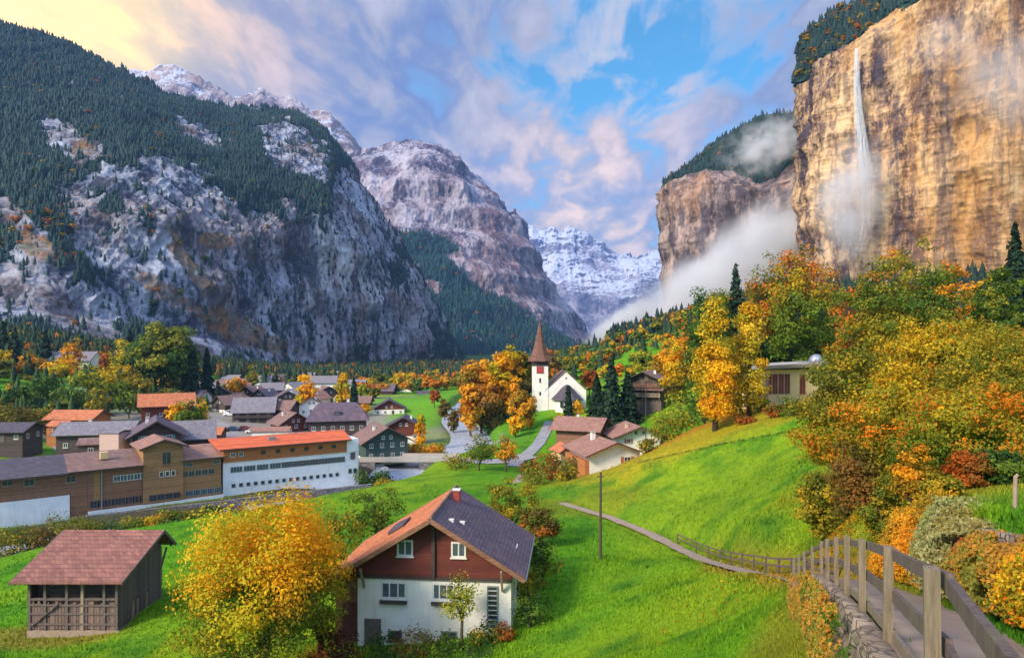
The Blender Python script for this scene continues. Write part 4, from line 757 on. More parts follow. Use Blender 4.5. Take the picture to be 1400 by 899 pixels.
# ---------------------------------------------------------------- the chalet below the path
def foreground_chalet():
    cx, cy = -5.6, 56.8; zb = -22.3; o = empty('chalet', (cx, cy, zb), R(-5)); tag(o, 'white and red brown chalet with an orange and violet tiled roof standing below the path', 'chalet')
    hw, hd = 5.95, 4.6; e = 4.55; r = 9.05       # eave and ridge of the walls above the base
    MB().box(-hw, hw, -hd, hd, -1.3, 4.35).build('plaster_wall', M['plaster'], o)
    w = MB(); zw = 4.352; hwo, hdo = hw+0.06, hd+0.06; sl = (9.05-e)/7.35
    w.poly([(-hwo, -hdo, zw), (hwo, -hdo, zw), (hwo, hdo, zw), (-hwo, hdo, zw), (-hwo, -hdo, e+1.0), (hwo, -hdo, e+1.0), (hwo, hdo, e+1.0), (-hwo, hdo, e+1.0), (0, -hdo, 8.95), (0, hdo, 8.95)],
           [(0, 1, 5, 8, 4), (1, 2, 6, 5), (2, 3, 7, 9, 6), (3, 0, 4, 7), (4, 8, 9, 7), (5, 6, 9, 8), (0, 3, 2, 1)]); w.build('timber_wall', M['red_wood'], o)
    # roof: wide, low, left slope longer over the shed
    for s, mt, xe in ((-1, 't_orange', -8.6), (1, 't_purple', 7.1)):
        ze = 9.1-abs(xe)*0.605; y0, y1 = -hd-1.35, hd+1.1; P = [(0, y0, 9.1), (xe, y0, ze), (xe, y1, ze), (0, y1, 9.1)]; V = P+[(a, b, c+0.2) for a, b, c in P]
        ro = MB().poly(V, [(0, 1, 2, 3), (7, 6, 5, 4), (0, 4, 5, 1), (1, 5, 6, 2), (2, 6, 7, 3)]).build('roof', M[mt], o)
        MB().bar((0, y0-0.04, 9.14), (xe, y0-0.04, ze+0.04), 0.07, 0.34).build('verge_board', M['brown_wood'], ro)
        MB().bar((0, y1+0.04, 9.14), (xe, y1+0.04, ze+0.04), 0.07, 0.3).build('verge_board', M['brown_wood'], ro)
        MB().bar((0, y0+0.3, 8.9), (xe*0.97, y0+0.3, ze-0.02+0.1), 0.14, 0.2).build('rafter', M['dark_wood'], ro)
        MB().tube([(xe+0.06*s, y0, ze+0.05), (xe+0.06*s, y1, ze+0.05)], 0.08, 8).build('gutter', M['metal'], ro)
        if s == 1:
            for (yy, q) in ((-3.6, 1.2), (-2.6, 1.9)):
                zc = 9.3-q*0.605; MB().box(q-0.2, q+0.2, yy-0.22, yy+0.22, zc-0.15, zc+0.12).build('skylight', M['white_frame'], ro)
        else:
            zc = 9.3-3.9*0.605; MB().poly([(-4.5, -1.2, zc-0.30), (-3.2, -1.2, zc+0.48), (-3.2, 1.4, zc+0.48), (-4.5, 1.4, zc-0.30), (-4.5, -1.2, zc-0.04), (-3.2, -1.2, zc+0.62), (-3.2, 1.4, zc+0.62), (-4.5, 1.4, zc-0.04)],
                 [(0, 3, 2, 1), (4, 5, 6, 7), (0, 1, 5, 4), (1, 2, 6, 5), (2, 3, 7, 6), (3, 0, 4, 7)]).build('dormer', M['t_dark'], ro)
    MB().tube([(0, -hd-1.35, 9.34), (0, hd+1.1, 9.34)], 0.14, 8).build('ridge_cap', M['t_pink'], o)
    MB().box(-0.13, 0.13, -hd-0.24, -hd-0.065, 4.36, 8.9).build('centre_post', M['dark_wood'], o)
    MB().box(-hw-0.1, hw+0.1, -hd-0.16, -hd-0.065, 4.30, 4.52).build('sill_beam', M['dark_wood'], o)
    for x in (-5.4, 5.3): MB().bar((x, -hd-0.1, 3.6), (x, -hd-1.1, 5.3 if x < 0 else 5.4), 0.16).build('bracket', M['pale_wood'], o)
    for (u, z, w_, h, mu) in ((-2.2, 6.05, 1.25, 1.25, 1), (1.95, 6.05, 1.15, 1.2, 1)): window(o, 'F', u, z, w_, h, hw, hd+0.06, mull=mu, glass='glass_pale', fr=0.14)
    for (u, z, w_, h, mu) in ((-3.1, 2.75, 2.0, 1.3, 2), (0.75, 2.75, 1.7, 1.3, 2)):
        wi = window(o, 'F', u, z, w_, h, hw, hd, mull=mu, glass='glass_pale', fr=0.14); MB().box(*rect_on('F', u-w_/2-0.05, u+w_/2+0.05, z-0.34, z-0.1, 0.0, 0.3, hw, hd)).build('flower_box', M['dark_wood'], wi)
    sw = window(o, 'F', 4.55, 1.05, 0.85, 2.9, hw, hd, mull=0, glass='glass', frame='metal', fr=0.1)
    for k in range(7): MB().box(*rect_on('F', 4.2, 4.9, 1.35+k*0.37, 1.41+k*0.37, 0.03, 0.07, hw, hd)).build('glazing_bar', M['white_frame'], sw)
    window(o, 'F', -3.0, -0.5, 1.1, 0.8, hw, hd, frame='old_wood', mull=1); window(o, 'F', 1.2, -0.3, 1.2, 0.7, hw, hd, frame='metal')
    MB().box(*rect_on('F', -5.4, -4.1, -0.9, 1.15, 0.0, 0.08, hw, hd)).build('door', M['old_wood'], o)
    for yy in (-2.2, 1.8): window(o, 'R', yy, 2.4, 1.1, 1.2, hw, hd)
    window(o, 'R', 0.0, 5.0-0.2, 0.9, 0.9, hw+0.06, hd)
    # timber shed under the long left slope
    MB().box(-8.0, -hw-0.07, -hd+0.9, hd-0.3, -1.5, 3.95).build('shed_wall', M['brown_wood'], o)
    MB().box(-7.4, -6.4, -hd+0.8, -hd+0.895, -0.6, 2.0).build('shed_door', M['maroon_door'], o)
    ch = MB().box(0.4, 0.95, 1.7, 2.25, 8.3, 9.75).build('chimney', M['red_paint'], o); MB().box(0.34, 1.01, 1.64, 2.31, 9.753, 9.85).build('chimney_cap', M['white_frame'], ch)
M['maroon_door'] = simple('maroon_boards', (0.13, 0.035, 0.03), (0.08, 0.025, 0.02), 0.85, 3)
foreground_chalet()
# ---------------------------------------------------------------- hay barn
def hay_barn():
    x0, x1 = -40.5, -33.0; y0, y1 = 57.2, 64.2; zb = -24.3; cx, cy = (x0+x1)/2, (y0+y1)/2; o = empty('hay_barn', (cx, cy, zb), 0); tag(o, 'weathered hay barn with a red brown tiled roof alone in the meadow at lower left', 'barn')
    hw, hd = (x1-x0)/2, (y1-y0)/2
    MB().box(-hw-0.1, hw+0.1, -hd-0.1, hd+0.1, -1.2, 0.35).build('footing', M['pale_wood'], o)
    b = MB()
    rr = random.Random(4); n = 30
    for k in range(n):      # front boarding, boards of uneven height
        u0 = -hw+2*hw*k/n; b.box(u0+0.01, u0+2*hw/n-0.01-rr.uniform(0, 0.04), -hd-0.03-rr.uniform(0, 0.04), -hd+0.05, 0.352+rr.uniform(0, 0.12), 2.7+rr.uniform(-0.25, 0.12))
    b.build('front_boards', M['grey_wood_v'], o)
    MB().box(-hw, hw, -hd-0.1, -hd+0.1, 2.86, 3.02).build('rail', M['old_wood'], o)
    b2 = MB()
    for zz_ in (0.9, 1.75, 2.5): b2.bar((-hw+0.05, -hd-0.12, zz_), (hw-0.05, -hd-0.12, zz_+rr.uniform(-0.08, 0.08)), 0.05, 0.16)
    b2.bar((-hw+0.3, -hd-0.17, 0.7), (-hw+2.6, -hd-0.17, 2.6), 0.05, 0.16, up=(0, 1, 0)); b2.build('cross_boards', M['old_wood'], o)
    for k in (0, 1, 3, 4, 6, 7):
        u = -hw+0.1+(2*hw-0.2)*(k+(0.25 if k in (1, 4) else 0))/7; MB().box(u-0.11, u+0.11, -hd-0.12, -hd+0.1, 0.36, 4.3).build('post', M['pale_wood' if k == 4 else 'old_wood'], o)
    bw = MB(); bw.box(-hw+0.1, hw-0.1, -hd+0.9, -hd+1.0, 0.3, 4.4); bw.box(-hw, -hw+0.12, -hd, hd, 0.36, 4.3); bw.box(-hw, hw, hd-0.12, hd, 0.36, 4.2); bw.build('inner_wall', M['dark_wood'], o)
    # side gable wall
    yr = 2.3; s = MB(); s.poly([(hw-0.06, -hd, 0.36), (hw+0.06, -hd, 0.36), (hw+0.06, hd, 0.36), (hw-0.06, hd, 0.36), (hw-0.06, -hd, 4.35), (hw+0.06, -hd, 4.35), (hw+0.06, hd, 5.2), (hw-0.06, hd, 5.2), (hw-0.06, yr, 6.7), (hw+0.06, yr, 6.7)],
      [(1, 2, 6, 9, 5), (0, 4, 8, 7, 3), (0, 1, 5, 4), (2, 3, 7, 6), (4, 5, 9, 8), (8, 9, 6, 7), (0, 3, 2, 1)]); s.build('side_wall', M['grey_wood_y'], o)
    for yy in (-1.6, -0.9, 0.6): MB().bar((hw+0.12, yy, 0.2), (hw+0.1, yy+0.1, 2.0), 0.05, 0.3, up=(1, 0, 0)).build('leaning_board', M['pale_wood'], o)
    zr = 7.0
    for sgn, ye, ze in ((-1, -hd-1.1, 4.55), (1, hd+1.0, 5.15)):
        P = [(-hw-0.85, yr, zr), (-hw-0.85, ye, ze), (hw+0.9, ye, ze), (hw+0.9, yr, zr)]; V = P+[(a, b_, c+0.16) for a, b_, c in P]
        ro = MB().poly(V, [(0, 1, 2, 3), (7, 6, 5, 4), (0, 4, 5, 1), (1, 5, 6, 2), (2, 6, 7, 3)]).build('roof', M['t_barn'], o)
        for xx in (-hw-0.88, hw+0.93): MB().bar((xx, yr, zr+0.03), (xx, ye, ze+0.03), 0.06, 0.26).build('verge_board', M['old_wood'], ro)
        rj = MB()
        for k in range(9):
            xx = -hw-0.5+(2*hw+1.0)*k/8; rj.bar((xx, yr, zr-0.1), (xx, ye*0.98, ze-0.06), 0.10, 0.14)
        rj.build('rafters', M['old_wood'], ro)
    MB().bar((hw+0.05, hd-0.1, 3.4), (hw+0.05, hd+0.9, 4.95), 0.14).build('brace', M['old_wood'], o)
hay_barn()
# ---------------------------------------------------------------- church
def church():
    D = 228; x, y, _ = at(738, 0, D); zb = -21.2; o = empty('church', (x, y, zb), R(0)); tag(o, 'white village church with a tall flared brown red spire standing above the valley', 'church')
    MB().box(-2.65, 2.65, -2.65, 2.65, -2, 15.6).build('tower', M['plaster'], o)
    MB().lathe([(4.35, 15.45), (4.3, 15.75), (3.15, 17.4), (2.45, 19.2), (1.75, 21.6), (1.15, 24.2), (0.55, 26.8), (0.14, 28.6), (0.03, 29.6)], 8, ph=0.5).build('spire', M['t_spire'], o)
    sp_ = MB().box(-2.9, 2.9, -2.9, 2.9, 15.0, 15.46).build('eaves', M['dark_wood'], o); MB().box(-2.72, 2.72, -2.72, 2.72, 13.9, 14.99).build('belfry_band', M['dark_wood'], o)
    cl = MB().box(-1.15, 1.15, -2.80, -2.655, 11.5, 13.8).build('clock', M['red_paint'], o)
    dial = MB(); n = 28; V = [(0, -2.86, 12.65)]+[(0.86*math.cos(2*math.pi*k/n), -2.86, 12.65+0.86*math.sin(2*math.pi*k/n)) for k in range(n)]+[(0.86*math.cos(2*math.pi*k/n), -2.80, 12.65+0.86*math.sin(2*math.pi*k/n)) for k in range(n)]
    dial.poly(V, [(0, 1+(k+1) % n, 1+k) for k in range(n)]+[(1+k, 1+(k+1) % n, 1+n+(k+1) % n, 1+n+k) for k in range(n)]).build('dial', M['red_dial'], cl)
    MB().bar((0, -2.88, 12.65), (0.42, -2.88, 13.0), 0.07, 0.04).bar((0, -2.89, 12.65), (-0.1, -2.89, 13.35), 0.06, 0.04).build('hands', M['gold'], cl)
    MB().tube([(0, 0, 29.5), (0, 0, 31.4)], 0.06, 6).bar((-0.45, 0, 30.8), (0.45, 0, 30.8), 0.08).build('cross', M['gold'], o)
    for (z, h) in ((8.4, 1.5), (4.2, 1.2)): MB().box(-0.3, 0.3, -2.72, -2.652, z, z+h).build('slit_window', M['glass'], o)
    # nave, gable toward the viewer
    c = 8.6; hw, hd = 6.6, 9.0; ny = 6.5
    V = [(c-hw, ny-hd, -2), (c+hw, ny-hd, -2), (c+hw, ny+hd, -2), (c-hw, ny+hd, -2), (c-hw, ny-hd, 5.9), (c+hw, ny-hd, 5.9), (c+hw, ny+hd, 5.9), (c-hw, ny+hd, 5.9), (c, ny-hd, 12.0), (c, ny+hd, 12.0)]
    MB().poly(V, [(0, 1, 5, 8, 4), (1, 2, 6, 5), (2, 3, 7, 9, 6), (3, 0, 4, 7), (4, 8, 9, 7), (5, 6, 9, 8), (0, 3, 2, 1)]).build('nave', M['plaster'], o)
    for s in (-1, 1):
        P = [(c, ny-hd-0.15, 12.05), (c+s*(hw+0.5), ny-hd-0.15, 5.6), (c+s*(hw+0.5), ny+hd+0.3, 5.6), (c, ny+hd+0.3, 12.05)]; MB().poly(P+[(a, b, z+0.22) for a, b, z in P], [(0, 1, 2, 3), (7, 6, 5, 4), (0, 4, 5, 1), (1, 5, 6, 2), (2, 6, 7, 3)]).build('roof', M['t_brown'], o)
    n = 16; MB().poly([(c, ny-hd-0.05, 9.9)]+[(c+0.3*math.cos(2*math.pi*k/n), ny-hd-0.05, 9.9+0.3*math.sin(2*math.pi*k/n)) for k in range(n)], [(0, 1+(k+1) % n, 1+k) for k in range(n)]).build('round_window', M['glass'], o)
    # choir: lower polygonal end with a dark hipped roof
    ax, ay = c+0.2, ny-hd-1.4; k = 8; MB().lathe([(4.3, -2), (4.3, 3.6)], k, (ax, ay), ph=0.5).build('choir', M['plaster'], o)
    MB().lathe([(5.5, 3.0), (5.45, 3.2), (3.6, 4.9), (2.1, 6.6), (1.2, 7.4), (0.1, 7.9)], k, (ax, ay), ph=0.5).build('choir_roof', M['t_dark'], o)
    for u in (-2.2, 2.2): MB().box(ax+u-0.4, ax+u+0.4, ay-4.35, ay-3.9, 0.7, 2.7).build('window', M['glass'], o)
M['red_dial'] = simple('red_dial', (0.45, 0.04, 0.03), (0.38, 0.035, 0.03), 0.6); M['gold'] = simple('gilt', (0.7, 0.45, 0.12), (0.6, 0.4, 0.1), 0.35, metal=0.8)
church()
# ---------------------------------------------------------------- long white and orange building
def along(px, py, D, px2, py2, D2):
    a = np.array(at(px, py, D)); b = np.array(at(px2, py2, D2)); L = np.linalg.norm((b-a)[:2]); return a, b, L, math.atan2(b[1]-a[1], b[0]-a[0])
def frontbox(o, u0, u1, y0, y1, z0, z1, nm, mat): return MB().box(u0, u1, y0, y1, z0, z1).build(nm, M[mat], o)
def win_row(o, u0, u1, n, z, w, h, yf, frame='white_frame', glass='glass', mull=0, fr=0.08, skip=()):
    for k in range(n):
        if k in skip: continue
        u = u0+(u1-u0)*(k+0.5)/n; window(o, 'F', u, z, w, h, 0, -yf, frame, glass, mull=mull, fr=fr, sill=False)
def white_hall():
    a, b, L, an = along(305, 677, 131, 490, 657, 146); o = empty('long_hall', (a[0], a[1], a[2]), an); tag(o, 'long white hall with orange timber top floor and bright red orange roof', 'hall')
    frontbox(o, 0, L, 0.0, 11, -3, 6.2, 'white_wall', 'plaster_cool'); frontbox(o, 0.05, L-2.6, -0.12, 11, 6.22, 8.75, 'timber_floor', 'orange_wood'); frontbox(o, L-2.58, L, -0.13, 11, 6.203, 8.9, 'stair_tower', 'plaster_cool')
    V = [(-0.9, -1.3, 8.78), (L-2.0, -1.3, 8.78), (L+0.4, 10.5, 9.45), (-0.9, 10.5, 9.45)]; ro = MB().poly(V+[(p[0], p[1], p[2]+0.22) for p in V], [(0, 3, 2, 1), (4, 5, 6, 7), (0, 1, 5, 4), (1, 2, 6, 5), (2, 3, 7, 6), (3, 0, 4, 7)]).build('roof', M['t_red'], o)
    MB().box(-0.9, L-2.0, -1.38, -1.304, 8.74, 9.0).build('fascia', M['dark_wood'], ro); MB().box(9.5, 11.0, 4.0, 5.0, 9.0, 10.0).build('roof_vent', M['metal'], ro)
    frontbox(o, 0.0, L-2.6, -0.10, -0.003, 6.0, 6.2, 'white_band', 'white_frame')
    win_row(o, 1.2, 11.0, 4, 4.2, 2.2, 1.1, 0.0, 'metal', 'glass_pale', 3); win_row(o, 11.0, L-3.0, 7, 4.2, 1.9, 1.1, 0.0, 'brown_wood', 'glass_pale', 2)
    win_row(o, 1.2, L-4.0, 16, 1.3, 0.75, 0.75, 0.0, 'metal', 'glass', 0); win_row(o, L-2.4, L-0.2, 2, 1.6, 0.8, 1.0, 0.0, 'metal', 'glass', 0)
    window(o, 'F', L-1.3, 4.6, 1.0, 1.4, 0, 0.13, 'red_paint', 'glass_pale', sill=False); win_row(o, 1.0, 4.0, 2, 7.2, 0.9, 0.9, -0.12, 'white_frame', 'glass_pale', 1); win_row(o, 6, L-4, 6, 7.3, 0.9, 0.7, -0.12, 'dark_wood', 'glass', 0)
    window(o, 'R', 5, 3, 1.2, 1.2, L, 0)
    return a, b, L, an
white_hall()
def masonry():
    a, b, L, an = along(100, 712, 116, 505, 665, 143); zt = -29.2; o = MB(); n = 60
    ln = np.array([a[:2]+(b[:2]-a[:2])*k/n for k in range(n+1)]); d = (b-a)[:2]/L; nr = np.array([d[1], -d[0]])
    for k in range(n):
        p, q = ln[k], ln[k+1]; off = nr*1.6; V = []
        for z in (-33, zt+(0 if k < 30 else 0.1)):
            for w in (p+off, q+off, q+off*0.4, p+off*0.4): V.append((w[0], w[1], z))
        o.poly(V, [(0, 3, 2, 1), (4, 5, 6, 7), (0, 1, 5, 4), (2, 3, 7, 6)]+([(3, 0, 4, 7)] if k == 0 else [])+([(1, 2, 6, 5)] if k == n-1 else []))
    tag(o.build('river_wall', M['masonry']), 'grey masonry wall lining the river below the long buildings', 'wall')
masonry()
# ---------------------------------------------------------------- brown factory row
def factory():
    a, b, L, an = along(-40, 722, 107.5, 302, 679, 130.5); o = empty('factory_building', tuple(a), an); tag(o, 'long brown timber factory with patched brown roofs and white base at the left edge', 'factory')
    def U(px):       # distance along the front where that photo column meets it
        k = (px-700)/F; d = (b-a)[:2]/L; return (k*a[1]-a[0])/(d[0]-k*d[1])
    u95, u120, u135, u195, u215, u250 = U(95), U(120), U(135), U(195), U(215), U(250)
    def zz(px, py):
        u = U(px); D = a[1]+(b-a)[1]/L*u; return (470-py)/F*D-a[2]
    frontbox(o, 0, u120, 0.0, 9, zz(60, 680), zz(60, 649), 'upper_wall', 'brown_wood'); frontbox(o, 0, u95, -0.25, 9, -3, zz(60, 680)-0.005, 'white_wall', 'plaster_cool'); frontbox(o, u95+0.01, u120, 0.02, 9, -3, zz(60, 680)-0.005, 'lower_wall', 'brown_wood')
    ez = zz(60, 649); rz = ez+1.7
    def mono(u0, u1, y0, y1, z0, z1, mat, nm='roof'):
        V = [(u0, y0, z0), (u1, y0, z0), (u1, y1, z1), (u0, y1, z1)]; r = MB().poly(V+[(p[0], p[1], p[2]+0.2) for p in V], [(0, 3, 2, 1), (4, 5, 6, 7), (0, 1, 5, 4), (1, 2, 6, 5), (2, 3, 7, 6), (3, 0, 4, 7)]).build(nm, M[mat], o)
        MB().bar((u0, y0-0.05, z0+0.06), (u1, y0-0.05, z0+0.06), 0.08, 0.28).build('gutter', M['dark_wood'], r); return r
    mono(-2, u95-0.3, -1.2, 7.5, ez-0.1, rz+0.3, 't_dark'); mono(u95-0.28, u195, -1.2, 7.5, ez+0.05, rz+0.35, 't_brown')
    for px in (10, 40, 97): window(o, 'F', U(px), zz(px, 664 if px < 50 else 659), 1.5, 1.15, 0, 0, 'pale_wood', 'glass')
    u2 = u120+0.01; ew = zz(160, 637)
    frontbox(o, u2, u195, -0.05, 9, 0.3, ew, 'mid_wall', 'brown_wood'); frontbox(o, u2, U(305), -0.5, 9, -3, 0.28, 'white_base', 'plaster_cool')
    win_row(o, U(155), U(210), 6, zz(170, 657), 1.1, 1.1, -0.06, 'white_frame', 'glass_pale', 1, skip=(5,)); win_row(o, U(125), U(210), 9, zz(160, 690), 1.5, 1.2, -0.06, 'old_wood', 'glass', 2, skip=(8,))
    frontbox(o, U(128), U(137), -0.12, -0.053, ez-5.2, ew-0.3, 'ochre_panel', 'ochre_wood'); MB().tube([(U(139), -0.2, 0.3), (U(139), -0.2, ew)], 0.09, 8).build('down_pipe', M['metal'], o)
    # gabled tower section
    zt = zz(220, 612); c = (u195+u250)/2; hw = (u250-u195)/2-0.02
    V = [(c-hw, -0.5, 0.3), (c+hw, -0.5, 0.3), (c+hw, 8, 0.3), (c-hw, 8, 0.3), (c-hw, -0.5, zt), (c+hw, -0.5, zt), (c+hw, 8, zt), (c-hw, 8, zt), (c, -0.5, zt+1.3), (c, 8, zt+1.3)]
    MB().poly(V, [(0, 1, 5, 8, 4), (1, 2, 6, 5), (2, 3, 7, 9, 6), (3, 0, 4, 7), (4, 8, 9, 7), (5, 6, 9, 8), (0, 3, 2, 1)]).build('gable_section', M['ochre_wood'], o)
    for s in (-1, 1):
        P = [(c, -1.3, zt+1.5), (c+s*(hw+0.8), -1.3, zt+0.0), (c+s*(hw+0.8), 8.3, zt+0.0), (c, 8.3, zt+1.5)]; r = MB().poly(P+[(x, y, z+0.2) for x, y, z in P], [(0, 1, 2, 3), (7, 6, 5, 4), (0, 4, 5, 1), (1, 5, 6, 2), (2, 6, 7, 3)]).build('roof', M['t_pink'], o)
        MB().bar((c, -1.36, zt+1.5), (c+s*(hw+0.8), -1.36, zt), 0.06, 0.28).build('verge_board', M['dark_wood'], r)
    window(o, 'F', U(222)+0.6, zz(228, 634), 1.5, 2.3, 0, 0.5, 'ochre_wood', 'glass', mull=1); win_row(o, U(216), U(240), 3, zz(222, 651), 0.7, 1.0, -0.5, 'white_frame', 'glass', 0); win_row(o, U(203), U(246), 4, zz(222, 682), 1.3, 1.1, -0.5, 'old_wood', 'glass', 1)
    # right section
    er = zz(275, 627); frontbox(o, u250+0.01, L, -0.1, 9, 0.3, er, 'right_wall', 'ochre_wood'); mono(u250-0.3, L+0.5, -1.0, 7.5, er+0.02, er+1.6, 't_pink')
    win_row(o, U(248), U(293), 5, zz(270, 650), 1.1, 1.1, -0.1, 'pale_wood', 'glass', 1); win_row(o, U(254), U(302), 5, zz(275, 676), 1.4, 1.1, -0.1, 'metal', 'glass_pale', 2); win_row(o, U(252), U(302), 4, er-1.2, 1.3, 0.7, -0.1, 'metal', 'glass_pale', 0, skip=(1, 2))
    MB().box(U(140), U(140)+1.2, 2.5, 3.5, rz-0.3, rz+0.9).build('roof_hatch', M['cream'], o)
M['ochre_wood'] = banded('ochre_boards', (0.20, 0.10, 0.035), (0.36, 0.19, 0.075), 0.25)
factory()
# ================================================================ VILLAGE
H_ = house
# big house behind the factory
H_('farmhouse', 'big farmhouse with teal shuttered gable and violet brown roof behind the factory', 214, 622, 141, 8.6, 12, 5.0, 2.6, 28, 'dark_wood', 'cream', 2.6, 't_purple', 'Y', wins=(0, 0), oh=1.2)
_fh = [q for q in C.objects if q.name.startswith('farmhouse')][-1]
for _u in (-2.2, 0.0, 2.2): window(_fh, 'F', _u, 3.45, 1.1, 1.35, 4.3, 6.0, 'white_frame', 'glass_pale', 'teal')
H_('house', 'broad violet grey roofed wing right of the teal shuttered farmhouse', 258, 622, 152, 9.5, 9, 4.6, 3.0, 25, 'dark_wood', None, 0, 't_grey', 'X', wins=(3, 1), chim=0)
H_('workshop', 'long low workshop with a dull brown roof behind the factory', 138, 612, 158, 15, 9, 4.0, 2.0, 10, 'dark_wood', None, 0, 't_grey', 'X', cat='workshop', wins=(4, 1), chim=1)
H_('annex', 'pale pink windowless annex rising above the factory roof', 157, 630, 137, 3.8, 4.0, 5.8, 0.3, 0, 'pink_brick', None, 0, 't_grey', 'X', cat='annex', wins=(0, 0), side=(0, 0), chim=0, oh=0.15, door=False)
H_('shed', 'small dark lean-to shed with a sloping brown roof beside the lane', 128, 622, 140, 4.5, 5, 2.6, 0.9, 20, 'dark_wood', None, 0, 't_brown', 'X', cat='shed', wins=(1, 1), side=(0, 0), chim=0, oh=0.4, door=False)
H_('house', 'orange walled house with a flat orange tiled roof beside the lane at left', 108, 592, 192, 12.5, 9, 4.6, 1.9, 0, 'orange_wood', None, 0, 't_orange', 'X', wins=(4, 1), chim=0)
H_('shed', 'little orange roofed shed joined to the orange walled house', 84, 592, 180, 4.5, 5, 2.2, 1.0, 0, 'orange_wood', None, 0, 't_orange', 'X', cat='shed', wins=(1, 1), side=(0, 0), chim=0, oh=0.4, door=False)
H_('house', 'long house with a rising orange brown roof behind the bright yellow and green tree', 228, 570, 215, 14, 9, 4.6, 2.8, 28, 'red_wood', None, 0, 't_orange', 'X', wins=(4, 1), oh=1.3)
H_('shed', 'small shed with a bright orange roof beside the small green lawn', 288, 604, 172, 6.0, 5, 2.4, 1.2, 5, 'dark_wood', None, 0, 't_orange', 'X', cat='shed', wins=(2, 1), side=(0, 0), chim=0, oh=0.6, door=False)
H_('house', 'dark low house under an autumn bush at the left edge of the valley', 18, 602, 165, 9, 8, 2.8, 1.5, 5, 'dark_wood', None, 0, 't_dark', 'X', wins=(3, 1), chim=0)
H_('villa', 'grey hip roofed villa half hidden by autumn trees on the upper left slope', 98, 505, 345, 24, 14, 5.0, 4.0, 5, 'plaster', None, 0, 't_grey', 'X', cat='villa', wins=(5, 1), chim=1, sink=3)
H_('cottage', 'tiny pale cottage showing between yellow trees on the left slope', 166, 517, 330, 6, 5, 2.6, 1.4, 10, 'plaster', None, 0, 't_grey', 'X', cat='cottage', wins=(2, 1), chim=0, sink=3)
# village proper
H_('farmhouse', 'wide grey roofed farmhouse with dark walls in the middle of the village', 349, 578, 252, 14, 11, 5.0, 4.4, 12, 'dark_wood', None, 0, 't_grey', 'X', wins=(4, 2), balc=True)
H_('house', 'brown roofed house left of the wide grey farmhouse', 313, 566, 275, 9, 9, 4.6, 3.0, -35, 'dark_wood', 'plaster', 2.2, 't_brown', 'Y', wins=(3, 1))
H_('chalet', 'red brown chalet with a cream roof edge and white wall below behind the long hall', 397, 598, 205, 8.8, 9, 5.0, 2.8, 38, 'red_wood', 'plaster', 2.2, 't_brown', 'Y', cat='chalet', wins=(3, 2), oh=1.1)
H_('outbuilding', 'low white outbuilding just behind the red roof ridge of the long hall', 372, 602, 186, 9.5, 5, 2.9, 0.8, 8, 'plaster', None, 0, 't_pink', 'X', cat='outbuilding', wins=(4, 1), side=(0, 0), chim=0, oh=0.4, wh=0.8)
def mansard():
    x, y, z = at(462, 592, 205); o = empty('guest_house', (x, y, z), R(14)); tag(o, 'large dark guest house with a violet mansard roof in the village', 'guest house')
    MB().box(-8.2, 8.2, -5.5, 5.5, -2, 4.3).build('wall', M['dark_wood'], o); V = [(-9.2, -6.5, 4.32), (9.2, -6.5, 4.32), (9.2, 6.5, 4.32), (-9.2, 6.5, 4.32), (-6.5, -2.6, 8.3), (6.5, -2.6, 8.3), (6.5, 2.6, 8.3), (-6.5, 2.6, 8.3), (-5.2, 0, 9.3), (5.2, 0, 9.3)]
    MB().poly(V, [(0, 3, 2, 1), (0, 1, 5, 4), (1, 2, 6, 5), (2, 3, 7, 6), (3, 0, 4, 7), (4, 5, 9, 8), (6, 7, 8, 9), (5, 6, 9), (7, 4, 8)]).build('roof', M['t_purple'], o)
    for k in range(6): window(o, 'F', -6.8+k*2.7, 1.6, 1.1, 1.2, 8.2, 5.5)
    for k in range(3): window(o, 'R', -3.5+k*3.5, 1.6, 1.1, 1.2, 8.2, 5.5)
    dm = MB().box(-1.0, 1.0, -5.0, -2.2, 5.6, 7.0).build('dormer', M['dark_wood'], o); MB().box(-0.7, 0.7, -5.06, -5.003, 5.9, 6.8).build('dormer_window', M['glass_pale'], dm); chimney(o, 3.0, 0.8, 8.6, 10.2, 0.8)
mansard()
H_('chalet', 'green fronted chalet with pale shutters beside the bridge', 521, 625, 172, 10.5, 11, 5.2, 3.0, 26, 'green_wood', 'plaster', 0.6, 't_brown', 'Y', cat='chalet', wins=(4, 2), shut=None, glass='glass_pale', oh=1.5, side=(3, 1), door=False)
H_('house', 'red gabled house tucked behind the green fronted chalet', 553, 600, 200, 9.5, 8, 4.2, 2.6, 5, 'red_wood', 'plaster', 1.4, 't_dark', 'Y', wins=(3, 1), oh=1.3)
H_('barn', 'white and red barn with a curved dark roof on the bright green lawn', 532, 566, 290, 12.5, 9, 3.0, 3.4, 10, 'red_wood', 'plaster', 2.4, 't_dark', 'Y', cat='barn', wins=(4, 1), oh=1.2, chim=0)
H_('house', 'dark farmhouse at the far edge of the green lawn', 524, 543, 410, 14, 10, 4.5, 3.4, -5, 'dark_wood', 'plaster', 2.0, 't_purple', 'X', wins=(4, 1))
H_('house', 'pale grey roofed house at the back of the village left of the yellow spire tree', 440, 533, 395, 17, 10, 4.8, 3.4, 6, 'plaster', None, 0, 't_grey', 'X', wins=(5, 1))
H_('house', 'brown roofed house directly under the yellow spire tree', 446, 549, 330, 13, 9, 4.4, 3.2, 30, 'dark_wood', 'plaster', 2.2, 't_brown', 'Y', wins=(4, 1))
